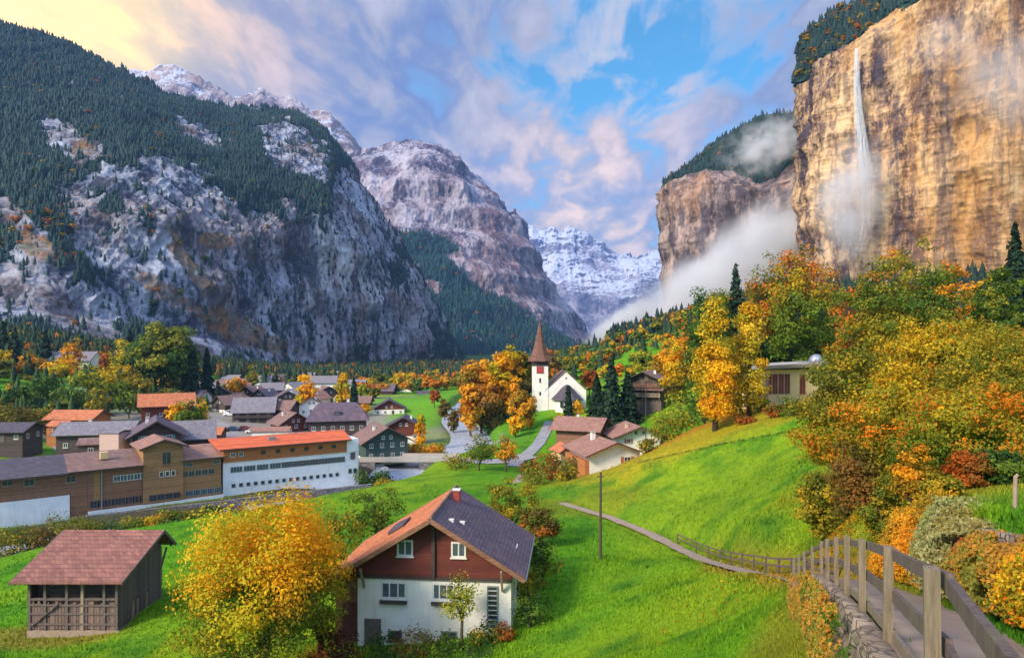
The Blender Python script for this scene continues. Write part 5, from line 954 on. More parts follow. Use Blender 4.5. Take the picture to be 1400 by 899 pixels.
# other roofs: (px, py, D, w, d, ht, rise, rot, wall, roof, axis, label)
for px, py, D, w, d, ht, ri, ro, wl, rf, ax, lb in [
 (345,549,330,11,9,4.6,3.0,-20,'dark_wood','t_brown','Y','brown gabled house behind the wide grey farmhouse'),
 (373,543,345,10,9,4.4,3.0,15,'dark_wood','t_grey','X','grey roofed house behind and right of the wide grey farmhouse'),
 (392,556,300,10,9,4.4,2.8,25,'dark_wood','t_purple','Y','dark roofed house between the grey farmhouse and the golden village tree'),
 (388,572,255,9,8,4.2,2.6,-10,'dark_wood','t_brown','X','brown roofed house in front of the golden village tree'),
 (402,541,375,11,9,4.6,3.0,-30,'plaster','t_grey','Y','white walled house behind the golden village tree'),
 (331,535,400,12,9,4.6,3.0,5,'plaster','t_brown','X','pale house at the back left of the village under the woods'),
 (358,529,450,12,9,4.6,3.2,10,'plaster','t_grey','X','grey house in the back row of the village below the woods'),
 (385,527,470,13,9,4.6,3.2,-15,'dark_wood','t_brown','Y','brown house in the back row of the village below the woods'),
 (417,524,500,14,10,4.8,3.2,5,'plaster','t_grey','X','long pale house in the last row of the village'),
 (299,549,310,9,8,4.4,2.8,20,'dark_wood','t_dark','Y','dark gabled house at the left end of the village street'),
 (267,555,285,10,8,4.2,2.6,-15,'plaster','t_purple','X','violet roofed house behind the yellow and green tree'),
 (283,541,350,9,8,4.2,2.6,10,'dark_wood','t_grey','X','grey roofed house beside the lone dark village conifer'),
 (425,566,262,9,8,4.0,2.6,20,'plaster','t_brown','Y','small brown house just left of the mansard guest house'),
 (494,560,320,9,8,4.0,2.4,0,'dark_wood','t_brown','X','low brown house right of the dark village conifer'),
 (586,548,400,12,8,3.6,2.4,5,'dark_wood','t_dark','X','dark house among brown trees at the far end of the valley road'),
 (556,541,430,9,8,3.6,2.4,-10,'plaster','t_brown','Y','small house beneath the pair of far golden trees'),
 (318,528,440,11,9,4.4,3.0,-10,'dark_wood','t_grey','X','grey house at the far left back of the village behind the pale one'),
 (363,552,318,9,8,4.2,2.8,-25,'dark_wood','t_purple','Y','narrow violet roofed house squeezed behind the wide grey farmhouse'),
 (408,551,325,9,8,4.2,2.8,10,'dark_wood','t_grey','X','grey roofed house directly behind the golden village tree trunk'),
 (432,556,300,9,8,4.2,2.8,-25,'plaster','t_pink','Y','pink roofed house just right of the golden village tree'),
 (452,520,540,12,9,4.4,3.0,10,'plaster','t_grey','X','small grey roof in the last row right of the long pale house'),
 (400,519,560,12,9,4.4,3.0,-10,'dark_wood','t_dark','X','dark roof at the woodland edge in the last row of the village'),
 (376,520,540,11,9,4.4,3.0,20,'dark_wood','t_brown','Y','brown gabled house at the woodland edge in the last row'),
 (296,537,370,10,8,4.4,2.6,0,'plaster','t_brown','X','brown roofed pale house at the left back of the village street'),
 (324,556,300,8,7,3.6,2.4,-10,'plaster','t_pink','Y','little pale house above the white van'),
 (486,534,430,12,9,4.2,2.8,5,'plaster','t_grey','X','grey roofed house behind the dark village conifer'),
]: H_('house', lb, px, py, D, w, d, ht, ri, ro, wl, None, 0, rf, ax, group='houses of the village', wins=(3, 1), side=(2, 1))
# houses right of the church road
def hill_houses():
    H_('house', 'pink roofed house with deep eaves behind the white gabled house', 795, 614, 160, 9.6, 9, 5.6, 1.9, -22, 'brown_wood', None, 0, 't_pink', 'X', wins=(3, 1), shut='red_paint', oh=1.5, chm='plaster', sink=5)
    H_('house', 'cream house with brown shutters and a low pink gable roof on the hillside', 866, 622, 156, 10, 9, 5.2, 1.9, 8, 'plaster', None, 0, 't_pink', 'Y', wins=(2, 2), shut='orange_wood', oh=1.5, chm='pink_brick', sink=5, door=False)
    x, y, z = at(825, 650, 138); o = empty('house', (x, y, z), R(14)); tag(o, 'white gabled house front with one red shuttered window at the edge of the green hill', 'house')
    hw, hd = 5.2, 6.0; gable_walls(o, hw, hd, -4, 5.6, 7.6, 'plaster', 'Y'); gable_roof(o, hw, hd, 5.6, 7.6, 1.3, 1.4, 't_pink', 'Y', bargemat='red_wood')
    window(o, 'F', 2.6, 3.4, 1.4, 1.3, hw, hd, shutters='orange_wood', glass='glass'); MB().box(-hw-0.9, -hw-0.01, -hd+0.1, hd, -4, 4.2).build('side_porch', M['orange_wood'], o)
    for yy in (-3, 0, 3): window(o, 'R', yy, 2.6, 1.1, 1.2, hw, hd, shutters='orange_wood')
    chimney(o, -1.5, 2.0, 6.4, 8.6, 0.8)
    H_('outhouse', 'small cream outhouse with an orange porch below the pink roofed house', 772, 636, 146, 4.0, 5, 3.4, 1.2, 20, 'cream', None, 0, 't_orange', 'Y', cat='outhouse', wins=(1, 1), side=(0, 0), chim=0, oh=0.5, sink=3, door=False)
hill_houses()
H_('chalet', 'dark timber chalet with stacked balconies behind the big dark conifers', 884, 553, 188, 9.5, 9, 7.0, 2.2, -22, 'dark_wood', 'old_wood', 1.2, 't_brown', 'Y', cat='chalet', wins=(3, 3), frame='pale_wood', oh=1.9, sink=4, door=False)
_ch = [q for q in C.objects if q.name.startswith('chalet')][-1]
for _z, _w in ((2.7, 4.6), (5.2, 4.2)):
    balcony(_ch, -_w, _w, _z, 4.5, 1.3, 'pale_wood' if _z < 4 else 'brown_wood')
for _u in (-4.4, 0, 4.4): MB().box(_u-0.1, _u+0.1, -5.75, -5.55, -3, 7.2).build('balcony_post', M['old_wood'], _ch)
MB().poly([(-5.6, -6.3, 4.35), (5.6, -6.3, 4.35), (5.6, -4.52, 5.0), (-5.6, -4.52, 5.0), (-5.6, -6.3, 4.5), (5.6, -6.3, 4.5), (5.6, -4.52, 5.15), (-5.6, -4.52, 5.15)], [(0, 3, 2, 1), (4, 5, 6, 7), (0, 1, 5, 4), (1, 2, 6, 5), (2, 3, 7, 6), (3, 0, 4, 7)]).build('porch_roof', M['t_brown'], _ch)
H_('barn', 'low wooden barn roof showing right of the stacked balcony chalet', 912, 545, 205, 8, 8, 4.5, 2.0, 10, 'brown_wood', None, 0, 't_brown', 'X', cat='barn', wins=(2, 1), chim=0, sink=4)
def bungalow():
    x, y, z = at(1074, 549, 136); o = empty('bungalow', (x, y, z), R(8)); tag(o, 'flat roofed cream bungalow with dark red window wall on the right hillside', 'bungalow')
    MB().box(-7, 9, -4.5, 4.5, -3, 6.6).build('wall', M['cream'], o); V = [(-9.2, -6.0, 6.7), (10, -6.0, 7.5), (10, 5.5, 7.5), (-9.2, 5.5, 6.7)]; r = MB().poly(V+[(p[0], p[1], p[2]+0.55) for p in V], [(0, 3, 2, 1), (4, 5, 6, 7), (0, 1, 5, 4), (1, 2, 6, 5), (2, 3, 7, 6), (3, 0, 4, 7)]).build('roof', M['concrete'], o)
    V = [(-9.25, -6.1, 6.95), (10.05, -6.1, 7.75), (10.05, -6.02, 7.75), (-9.25, -6.02, 6.95)]; MB().poly([(p[0], p[1], p[2]) for p in V]+[(p[0], p[1], p[2]+0.38) for p in V], [(0, 1, 5, 4), (3, 2, 1, 0), (4, 5, 6, 7), (2, 3, 7, 6), (1, 2, 6, 5), (3, 0, 4, 7)]).build('fascia', M['pale_wood'], r)
    for k in range(4): window(o, 'F', -6.0+k*1.25, 1.9, 1.15, 3.9, 7, 4.5, 'pale_wood', 'maroon_glass', mull=1, sill=False)
    window(o, 'F', 0.9, 1.9, 1.2, 3.7, 7, 4.5, 'orange_wood', 'maroon_glass'); window(o, 'F', 7.2, 3.0, 1.3, 2.2, 7, 4.5, 'orange_wood', 'glass')
    for x_ in (-8.6, -6.9): MB().box(x_-0.2, x_+0.2, -5.6, -5.2, -3, 6.72).build('pillar', M['pale_wood'], o)
    dm = MB().lathe([(1.5, 7.7), (1.45, 8.4), (1.1, 9.0), (0.6, 9.4), (0.1, 9.5)], 14, (6.6, 0)).build('roof_dome', M['metal'], o); MB().box(3.8, 8.6, -2.2, 2.2, 7.6, 8.1).build('dome_curb', M['metal'], o)
M['maroon_glass'] = simple('maroon_tinted_glass', (0.22, 0.03, 0.04), (0.12, 0.02, 0.04), 0.15, 0.8)
bungalow()
# ---------------------------------------------------------------- bridge
def bridge():
    a = np.array(at(492, 628, 163)); b = np.array(at(625, 629, 163)); L = np.linalg.norm((b-a)[:2]); an = math.atan2(b[1]-a[1], b[0]-a[0]); o = empty('bridge', (a[0], a[1], -27.75), an); tag(o, 'flat stone bridge carrying the pale road over the river', 'bridge')
    MB().box(0, L, 0, 6, -0.45, 0.12).build('deck', M['concrete'], o)
    for y in (0.02, 5.7): MB().box(0, L, y, y+0.25, 0.123, 0.75).build('parapet', M['concrete'], o)
    for u0, u1 in ((-0.5, 3.6), (14.2, L+0.5)): MB().box(u0, u1, 0.15, 5.85, -5, -0.453).build('abutment', M['masonry'], o)
bridge()
# ---------------------------------------------------------------- cars
def car(label, px, py, D, rot, paint, long=4.3, h=1.45, cat='car', name='parked_car'):
    x, y, _ = at(px, py, D); z = h1(x, y)+0.02; o = empty(name, (x, y, z), R(rot)); tag(o, label, cat, 'cars parked in the village street'); l = long/2
    prof = [(-l, 0.35), (-l, 0.85), (-l*0.9, h*0.62), (-l*0.62, h*0.66), (-l*0.42, h), (l*0.35, h), (l*0.72, h*0.68), (l*0.97, h*0.60), (l, 0.75), (l, 0.35)]; n = len(prof); w = 0.86
    V = [(p, -w*(0.86 if q > h*0.8 else 1), q) for p, q in prof]+[(p, w*(0.86 if q > h*0.8 else 1), q) for p, q in prof]
    MB().poly(V, [tuple(range(n))[::-1], tuple(range(n, 2*n))]+[(k, (k+1) % n, n+(k+1) % n, n+k) for k in range(n)]).build('body', M[paint], o)
    for s in (-1, 1): MB().poly([(-l*0.52, s*(w+0.004), h*0.68), (l*0.60, s*(w+0.004), h*0.68), (l*0.32, s*(w*0.88+0.01), h*0.95), (-l*0.38, s*(w*0.88+0.01), h*0.95)], [(0, 1, 2, 3) if s < 0 else (3, 2, 1, 0)]).build('side_window', M['glass'], o)
    for sx in (-0.62, 0.62):
        for s in (-1, 1):
            n2 = 14; cx, cy = sx*l, s*(w-0.1); V = [(cx+0.32*math.cos(2*math.pi*k/n2), cy+e, 0.32+0.32*math.sin(2*math.pi*k/n2)) for e in (-0.12, 0.12) for k in range(n2)]
            MB().poly(V, [tuple(range(n2)), tuple(range(n2, 2*n2))[::-1]]+[(k, n2+k, n2+(k+1) % n2, (k+1) % n2) for k in range(n2)]).build('wheel', M['tyre'], o)
M['tyre'] = simple('rubber', (0.02, 0.02, 0.02)); M['car_white'] = simple('white_car_paint', (0.75, 0.76, 0.78), (0.72, 0.73, 0.75), 0.25); M['car_red'] = simple('red_car_paint', (0.30, 0.03, 0.025), (0.28, 0.03, 0.025), 0.25); M['car_grey'] = simple('grey_car_paint', (0.12, 0.13, 0.15), (0.11, 0.12, 0.14), 0.25)
car('white delivery van parked at the top of the village car park', 316, 567, 262, 5, 'car_white', 5.6, 2.3, 'van', 'parked_van')
car('red car parked below the white van', 333, 579, 226, 10, 'car_red'); car('dark grey car parked left of the red car', 319, 580, 224, -5, 'car_grey'); car('small white car parked right of the red car', 345, 583, 220, 0, 'car_white', 4.0)
car('white car parked in front of the green fronted chalet', 518, 624, 165, 20, 'car_white'); car('grey car on the road just left of the bridge', 543, 622, 170, 15, 'car_grey', 4.0)
# ---------------------------------------------------------------- poles
def pole(label, px, D, pyt, r=0.13, cat='utility pole', name='utility_pole', arms=True):
    x, y, _ = at(px, 0, D); g = h1(x, y); top = (470-pyt)/F*D; o = empty(name, (x, y, g)); tag(o, label, cat)
    MB().tube([(0, 0, -0.5), (0, 0, (top-g)*0.5), (0.03, 0, top-g)], [r, r*0.85, r*0.65], 8).build('shaft', M['bark'], o)
    if arms:
        MB().box(-0.35, 0.35, -0.06, 0.06, top-g-0.5, top-g-0.4).build('crossarm', M['bark'], o)
pole('lone dark wooden pole standing in the meadow below the footpath', 821, 70, 645, 0.16); pole('thin pole rising beside the cream hillside house', 883, 148, 512, 0.11); pole('thin reddish pole between the village lawn and the river', 622, 250, 541, 0.14)
def short_post():
    x, y, _ = at(1387, 0, 12.0); g = h1(x, y); o = MB().tube([(0, 0, -0.3), (0.02, 0, 0.6), (0.06, 0.0, -2.3-g)], [0.038, 0.035, 0.032], 7).build('stake', M['pale_wood']); o.location = (x, y, g); tag(o, 'pale wooden stake standing in the grass above the path at the right edge', 'stake')
short_post()
# ================================================================ TREES AND SHRUBS OF THE PHOTO
# foreground
tree(362, 925, 46.5, 677, 112, 'gold', 'huge golden round tree in front of the chalet at lower left', low='olivegreen', shape='round', trunk=0.10, leafpx=3.6, n=26000, lob=0.42, clump=0.17)
tree(438, 860, 49, 705, 42, 'gold', 'yellow green side tree leaning against the chalet corner', low='olive', trunk=0.12, leafpx=3.6)
shrub(352, 905, 43, 26, 34, 'orange', 'bright orange shrub under the golden tree at the bottom edge'); shrub(425, 900, 45, 24, 55, 'rust', 'rust red shrub between the golden tree and the chalet shed')
shrub(468, 882, 48.5, 30, 62, 'maroon', 'dark maroon shrub in front of the timber shed')
tree(632, 884, 49.5, 782, 24, 'yellowgreen', 'slender young yellow green tree in front of the white chalet wall', name='young_tree', trunk=0.35, leafpx=3.0, n=900, clump=0.24)
for i, (px, py, D, rx, hx, pal, lb) in enumerate([(520,888,49.5,26,34,'green','dark green bush by the chalet door'),(572,884,49.5,32,36,'brown','rounded brownish bush under the left chalet windows'),(608,884,49,24,28,'green','low green bush under the middle of the chalet wall'),
  (672,872,50.5,26,26,'green','low dark green bush under the lattice window'),(652,876,50,14,24,'olive','small olive bush beside the young tree'),(690,866,50,14,24,'rust','small rust coloured bush at the right chalet corner'),(725,862,52,24,52,'green','dark green bush right of the chalet'),
  (545,899,47.5,30,22,'green','spreading dark green hedge at the bottom edge before the chalet'),(640,893,48,40,20,'green','low hedge along the bottom edge right of the chalet door')]): shrub(px, py, D, rx, hx, pal, lb, dz=0)
tree(742, 822, 62, 728, 34, 'green', 'dense dark green shrub tree at the right side of the chalet', low='olive', trunk=0.08, leafpx=3.2); tree(722, 830, 58, 768, 22, 'olive', 'olive bush tree touching the right eave of the chalet', trunk=0.1)
tree(700, 752, 80, 652, 36, 'olive', 'loose olive tree behind the chalet roof with bare branches showing', trunk=0.2, leafpx=3.0, n=1700, clump=0.16, nlimb=10); tree(738, 745, 78, 690, 26, 'brown', 'brown and rust thicket behind the right chalet roof', low='rust', trunk=0.1, n=1500)
tree(515, 755, 76, 662, 38, 'olivegreen', 'green tree behind the orange side of the chalet roof', trunk=0.12); tree(468, 770, 70, 690, 30, 'olive', 'olive tree between the golden tree and the chalet roof', trunk=0.12)
shrub(676, 712, 92, 22, 26, 'brown', 'low brown shrub in the meadow left of the olive tree'); shrub(755, 668, 128, 14, 26, 'rust', 'rust coloured bush below the hillside houses', leafpx=2.6)
shrub(775, 668, 124, 16, 22, 'olive', 'olive bush in front of the white gabled house'); shrub(730, 672, 122, 18, 26, 'olive', 'yellowish olive shrub beside the footpath end')
# river bank shrubs, left to right
for i, (px, py, D, rx, hx, pal, lb) in enumerate([(20,748,101,24,44,'olive','olive shrub on the river bank at the left edge'),(62,745,103,24,46,'brown','brown shrub in front of the white factory base'),(100,742,104,24,58,'olive','tall half bare shrub in front of the factory base'),(140,738,107,22,40,'green','dark green shrub on the river bank beyond the barn'),
  (176,728,111,20,30,'olivegreen','green shrub on the river bank left of the gable tower'),(205,722,113,18,28,'gold','yellowing shrub on the river bank under the gable tower'),(232,716,115,18,28,'olivegreen','mossy shrub on the river bank right of the gable tower'),(262,711,117,18,26,'olive','olive shrub on the river bank before the factory end'),
  (288,706,119,16,24,'green','dark green shrub at the corner of factory and hall'),(320,702,121,14,20,'brown','brown shrub at the left foot of the river wall'),(512,664,147,18,24,'green','green shrub at the right end of the long hall'),(532,668,145,14,18,'olive','olive shrub on the bank before the bridge')]):
    shrub(px, py, D, rx*1.25, hx*1.1, pal, lb, leafpx=2.8, n=1300)
tree(655, 650, 150, 592, 24, 'olivegreen', 'pale olive willow on the river bank right of the bridge', trunk=0.1, n=900, leafpx=2.6); tree(692, 645, 148, 596, 20, 'orange', 'small orange tree between the willow and the church lane', trunk=0.2, n=900, leafpx=2.6)
shrub(625, 645, 154, 22, 18, 'olive', 'low olive shrub at the right abutment of the bridge', leafpx=2.6); shrub(722, 650, 146, 14, 20, 'brown', 'low brown shrub beside the church lane', leafpx=2.6); shrub(746, 652, 140, 16, 34, 'rust', 'rusty round shrub left of the cream outhouse', leafpx=2.6); shrub(757, 640, 141, 9, 34, 'green', 'dark green cypress like shrub by the cream outhouse', leafpx=2.4)
shrub(782, 652, 136, 12, 30, 'green', 'dark green shrub climbing the corner of the white gabled house', leafpx=2.4)
# church
tree(658, 576, 222, 484, 31, 'orange', 'left and broadest of the orange trees beside the church', low='brown', trunk=0.02, leafpx=3.0, n=5500); tree(690, 570, 226, 474, 26, 'gold', 'middle golden orange tree beside the church', low='orange', trunk=0.02, leafpx=3.0, n=4800)
tree(712, 566, 232, 470, 20, 'olive', 'olive and brown tree touching the church tower', low='brown', trunk=0.02, leafpx=3.0, n=3400); tree(643, 578, 216, 520, 14, 'orange', 'small orange tree at the foot of the broad one near the river', trunk=0.08, n=900)
tree(713, 585, 205, 532, 18, 'orange', 'bright orange bushy tree on the church lawn', trunk=0.08, n=1500, leafpx=3.0); tree(705, 598, 196, 566, 13, 'gold', 'small golden bush tree lower on the church lawn', trunk=0.06, n=700)
tree(777, 563, 214, 526, 6, 'conifer', 'narrow dark conifer in front of the church choir', name='conifer', shape='spire', trunk=0.02, n=700, leafpx=2.6); shrub(789, 560, 215, 8, 20, 'gold', 'golden bush against the church choir', leafpx=2.6); shrub(765, 574, 205, 9, 14, 'gold', 'small yellow bush on the edge of the church lawn', leafpx=2.4)
for px, py, D, pyt, r, lb in [(836,572,176,488,22,'tallest of the dark conifers right of the church'),(816,566,180,512,15,'shorter dark conifer standing closest to the church gable'),(858,566,178,508,18,'broad dark conifer in front of the balcony chalet')]:
    tree(px, py, D, pyt, r, 'conifer', lb, name='conifer', shape='cone', trunk=0.04, n=2600, leafpx=2.8)
tree(757, 520, 330, 484, 12, 'brown', 'brown autumn tree just behind the church tower', n=500, leafpx=2.6); tree(778, 520, 330, 488, 12, 'olive', 'olive tree behind the church gable', n=500, leafpx=2.6); tree(806, 545, 240, 500, 12, 'rust', 'rust coloured tree right of the church gable', n=700, leafpx=2.6)
shrub(800, 505, 380, 12, 16, 'yellowgreen', 'pale yellow green trees on the slope behind the church', name='tree', cat='tree', leafpx=2.4)
# village trees
tree(418, 568, 262, 516, 15, 'gold', 'golden tree in the middle of the village roofs', low='orange', trunk=0.1, n=1300, leafpx=2.8); tree(469, 558, 300, 511, 10, 'yellow', 'pointed yellow tree behind the mansard guest house', shape='spire', trunk=0.08, n=1100, leafpx=2.6)
tree(484, 556, 300, 516, 6, 'conifer', 'dark conifer beside the pointed yellow tree', name='conifer', shape='cone', trunk=0.04, n=700, leafpx=2.4); tree(321, 545, 320, 517, 14, 'orange', 'orange tree at the left end of the village', n=700, leafpx=2.6); tree(346, 530, 400, 508, 10, 'olive', 'small olive tree behind the village roofs', n=400, leafpx=2.4)
tree(298, 560, 280, 520, 5, 'conifer', 'lone dark conifer at the left end of the village', name='conifer', shape='cone', trunk=0.04, n=500, leafpx=2.4); shrub(306, 556, 275, 8, 14, 'yellowgreen', 'pale green bush beside the lone village conifer', leafpx=2.4)
tree(258, 585, 196, 542, 17, 'olivegreen', 'round green tree with yellow fringe behind the factory', trunk=0.06, n=1200, leafpx=2.8); tree(240, 582, 200, 545, 11, 'gold', 'golden tree left of the round green one behind the factory', trunk=0.06, n=600, leafpx=2.8); tree(277, 578, 200, 542, 7, 'gold', 'small golden tree right of the round green one', trunk=0.06, n=350, leafpx=2.8)
tree(575, 606, 188, 566, 8, 'gold', 'pointed golden tree rising from the orange hedge by the bridge', shape='spire', trunk=0.05, n=700, leafpx=2.6); shrub(575, 617, 178, 28, 26, 'orange', 'wide orange hedge bush in the bend of the river', leafpx=2.6, sq=0.6, n=1800); shrub(600, 614, 181, 10, 22, 'yellowgreen', 'yellow green bush at the right end of the orange hedge', leafpx=2.6)
for px, py, D, pyt, r, pal, lb in [(545,538,430,509,10,'gold','left one of two far golden trees on the valley floor'),(562,538,430,510,9,'gold','right one of two far golden trees on the valley floor'),(583,540,420,512,8,'orange','orange round tree with pale trunk in the far tree row'),(612,541,410,515,9,'orange','peach orange tree near the right end of the far tree row'),
  (598,541,415,521,6,'olive','small olive tree between the two orange trees of the far row'),(572,540,420,519,6,'green','dark green tree right of the far golden pair'),(628,541,410,520,8,'brown','brown tree next to the river at the far row'),(495,548,360,524,8,'yellowgreen','pale green tree at the left edge of the bright lawn'),(512,545,370,530,7,'olive','small olive tree behind the curved roof barn'),
  (594,560,300,530,7,'rust','reddish bare tree by the bend of the river'),(608,575,262,545,8,'brown','brown thin tree beside the river bend'),(620,590,225,560,8,'brown','brown shrub tree on the inner river bank'),(498,566,280,552,8,'gold','little gold bush beside the curved roof barn')]:
    tree(px, py, D, pyt, r, pal, lb, trunk=0.15, n=420, leafpx=2.5)
# left slope trees
tree(222, 540, 285, 442, 44, 'olivegreen', 'very large round olive green tree on the left below the mountain', low='green', trunk=0.05, leafpx=3.0, n=6500, lob=0.22); tree(262, 545, 285, 470, 16, 'conifer', 'dark conifer against the right side of the large round tree', name='conifer', shape='cone', trunk=0.04, n=1400, leafpx=2.8)
for px, py, D, pyt, r, pal, lb in [(40,520,290,484,16,'orange','bright orange round tree on the upper left slope'),(84,522,285,486,22,'gold','wide golden orange bush below the hip roofed villa'),(98,500,320,464,15,'orange','pointed brown orange tree in front of the hip roofed villa'),(120,540,262,496,22,'yellowgreen','yellow green tree above the orange walled house'),(158,545,258,498,24,'yellow','yellow tree with orange patches below the large round tree'),
  (170,512,300,462,18,'yellow','yellow tree left of the large round tree'),(147,510,310,476,12,'rust','rust red tree between the villa and the yellow tree'),(190,545,262,508,18,'olive','olive bush below the large round tree'),(3,520,290,476,12,'yellow','yellow tree cut by the left edge of the photo'),(176,562,235,530,16,'olivegreen','green bush behind the workshop roof'),
  (60,555,238,512,24,'green','dark green tree mass left of the orange walled house'),(95,560,232,522,20,'green','dark green bush directly above the orange tiled roof'),(30,560,225,520,20,'green','dark green tree on the slope above the lane'),(135,565,225,530,16,'olive','olive bush right of the orange tiled roof'),(20,590,180,548,30,'brown','brown and yellow tree over the dark low house at the left edge'),(55,588,190,560,18,'olive','dry olive hedge beside the upper lane')]:
    tree(px, py, D, pyt, r, pal, lb, trunk=0.06, leafpx=2.8, low='olivegreen' if pal in ('yellow',) else None)
for px, py, D, pyt, r, lb in [(20,510,300,448,11,'dark conifer standing left of the orange round tree'),(62,492,340,452,9,'dark conifer behind the left end of the hip roofed villa'),(5,500,320,440,9,'dark conifer cut by the left edge of the photo'),(283,548,300,474,10,'tall dark conifer right of the large round tree'),(178,500,335,452,8,'thin dark conifer left of the large round tree')]:
    tree(px, py, D, pyt, r, 'conifer', lb, name='conifer', shape='cone', trunk=0.04, n=1100, leafpx=2.6)
# right side
tree(978, 566, 118, 410, 33, 'yellow', 'left spire of the tall golden yellow trees on the hill', shape='spire', low='gold', trunk=0.12, leafpx=3.4, n=7000, clump=0.2); tree(1024, 566, 121, 414, 29, 'yellow', 'right spire of the tall golden yellow trees on the hill', shape='spire', low='yellow', trunk=0.10, leafpx=3.4, n=5000, clump=0.2)
tree(964, 560, 150, 390, 30, 'green', 'tall dark green tree behind the left golden spire', low='green', trunk=0.06, leafpx=3.2, n=5000); tree(1006, 545, 165, 358, 24, 'conifer', 'dark conifer tip rising above the golden spires', name='conifer', shape='cone', trunk=0.03, n=2200, leafpx=2.8); tree(985, 545, 165, 385, 26, 'olivegreen', 'green tree mass between the conifer and the golden spires', trunk=0.05, leafpx=3.0, n=3000)
tree(1085, 560, 158, 340, 60, 'mixed', 'great round orange and olive tree above the flat roofed bungalow', low='olivegreen', trunk=0.10, leafpx=3.2, n=13000, lob=0.25, clump=0.16)
tree(930, 560, 165, 460, 28, 'gold', 'orange gold tree left of the tall golden spires', low='olive', trunk=0.06, leafpx=3.0, n=3000); tree(905, 545, 210, 468, 20, 'orange', 'orange tree behind the balcony chalet', trunk=0.06, leafpx=2.8, n=1500); tree(880, 520, 260, 478, 16, 'yellowgreen', 'yellow green tree on the slope behind the balcony chalet', trunk=0.06, leafpx=2.8, n=900)
for px, py, D, rx, hx, pal, lb in [(930,600,138,28,56,'yellowgreen','yellow green bush on the hill edge right of the balcony chalet'),(965,590,132,26,50,'green','dark green bush under the left golden spire'),(905,612,134,18,40,'olive','olive and rust bush at the lower hill edge'),(1000,570,128,24,34,'green','dark green undergrowth between the golden spires'),
  (1040,560,124,14,22,'yellowgreen','light green bush at the left corner of the bungalow'),(1058,566,112,14,20,'rust','reddish bush on the yellow hill below the bungalow'),(1085,566,108,20,26,'green','dark green bush below the bungalow wall'),(1110,570,104,18,26,'olive','olive bush at the right end of the bungalow wall'),(885,632,128,14,20,'olive','small olive bush at the foot of the yellow hill'),(1020,590,115,16,10,'rust','low reddish shrub on the yellow hill')]:
    shrub(px, py, D, rx, hx, pal, lb, leafpx=3.0)
tree(1062, 520, 175, 455, 34, 'green', 'dark green tree standing close behind the bungalow roof', trunk=0.03, leafpx=3.0, n=3500); tree(1112, 520, 170, 440, 30, 'olive', 'olive tree behind the right end of the bungalow', trunk=0.03, leafpx=3.0, n=3000)
# big trees at the right, far to near
for px, py, D, pyt, r, pal, low, n, lb in [
 (1240,520,92,338,72,'olivegreen','olive',11000,'tall olive green tree in the middle of the right hand trees'),(1180,540,100,372,46,'mixed','olive',6500,'orange and olive tree left behind the tall olive green one'),(1300,500,110,352,46,'orange','rust',5000,'bright orange tree against the foot of the high cliff'),(1232,500,125,330,36,'orange','orange',2500,'red orange tree top showing above the tall olive green tree'),
 (1375,520,90,365,46,'olivegreen','green',6000,'green tree below the dark conifer at the right edge'),(1300,600,52,432,98,'mixed','olive',18000,'broad orange and green tree filling the middle of the right edge'),(1160,668,54,470,72,'olive','mixed',14000,'olive tree with orange patches at the left end of the right hand trees'),
 (1390,640,40,440,90,'olive','mixed',12000,'olive tree with yellow leaves cut by the right edge'),(1225,690,42,500,80,'mixed','olive',16000,'near orange and green tree above the footpath bend'),(1320,690,32,520,95,'mixed','olivegreen',18000,'nearest orange leaved tree above the bank at the right')]:
    tree(px, py, D, pyt, r, pal, lb, low=low, trunk=0.04, leafpx=3.6, n=n, clump=0.15, lob=0.3)
tree(1388, 500, 130, 305, 26, 'conifer', 'tall dark conifer at the right edge below the cliff', name='conifer', shape='cone', trunk=0.03, n=4500, leafpx=3.2)
for px, py, D, rx, hx, pal, lb in [(1130,716,44,34,90,'olive','olive brown bush at the lower left end of the right hand trees'),(1170,726,40,32,100,'brown','brown bush hanging over the slope beside the fence end'),(1210,730,32,26,90,'olive','dark olive bush just above the path wall'),
  (1250,700,20.5,26,70,'orange','orange creeper cascading over the path wall'),(1290,690,18,30,40,'olive','olive bush on top of the path wall'),(1330,668,19,30,50,'rust','rust red bush on the bank above the path'),(1370,650,19,34,50,'green','dark green bush behind the wooden stake')]:
    shrub(px, py, D, rx, hx, pal, lb, leafpx=3.6, n=3500 if D < 30 else 4000)
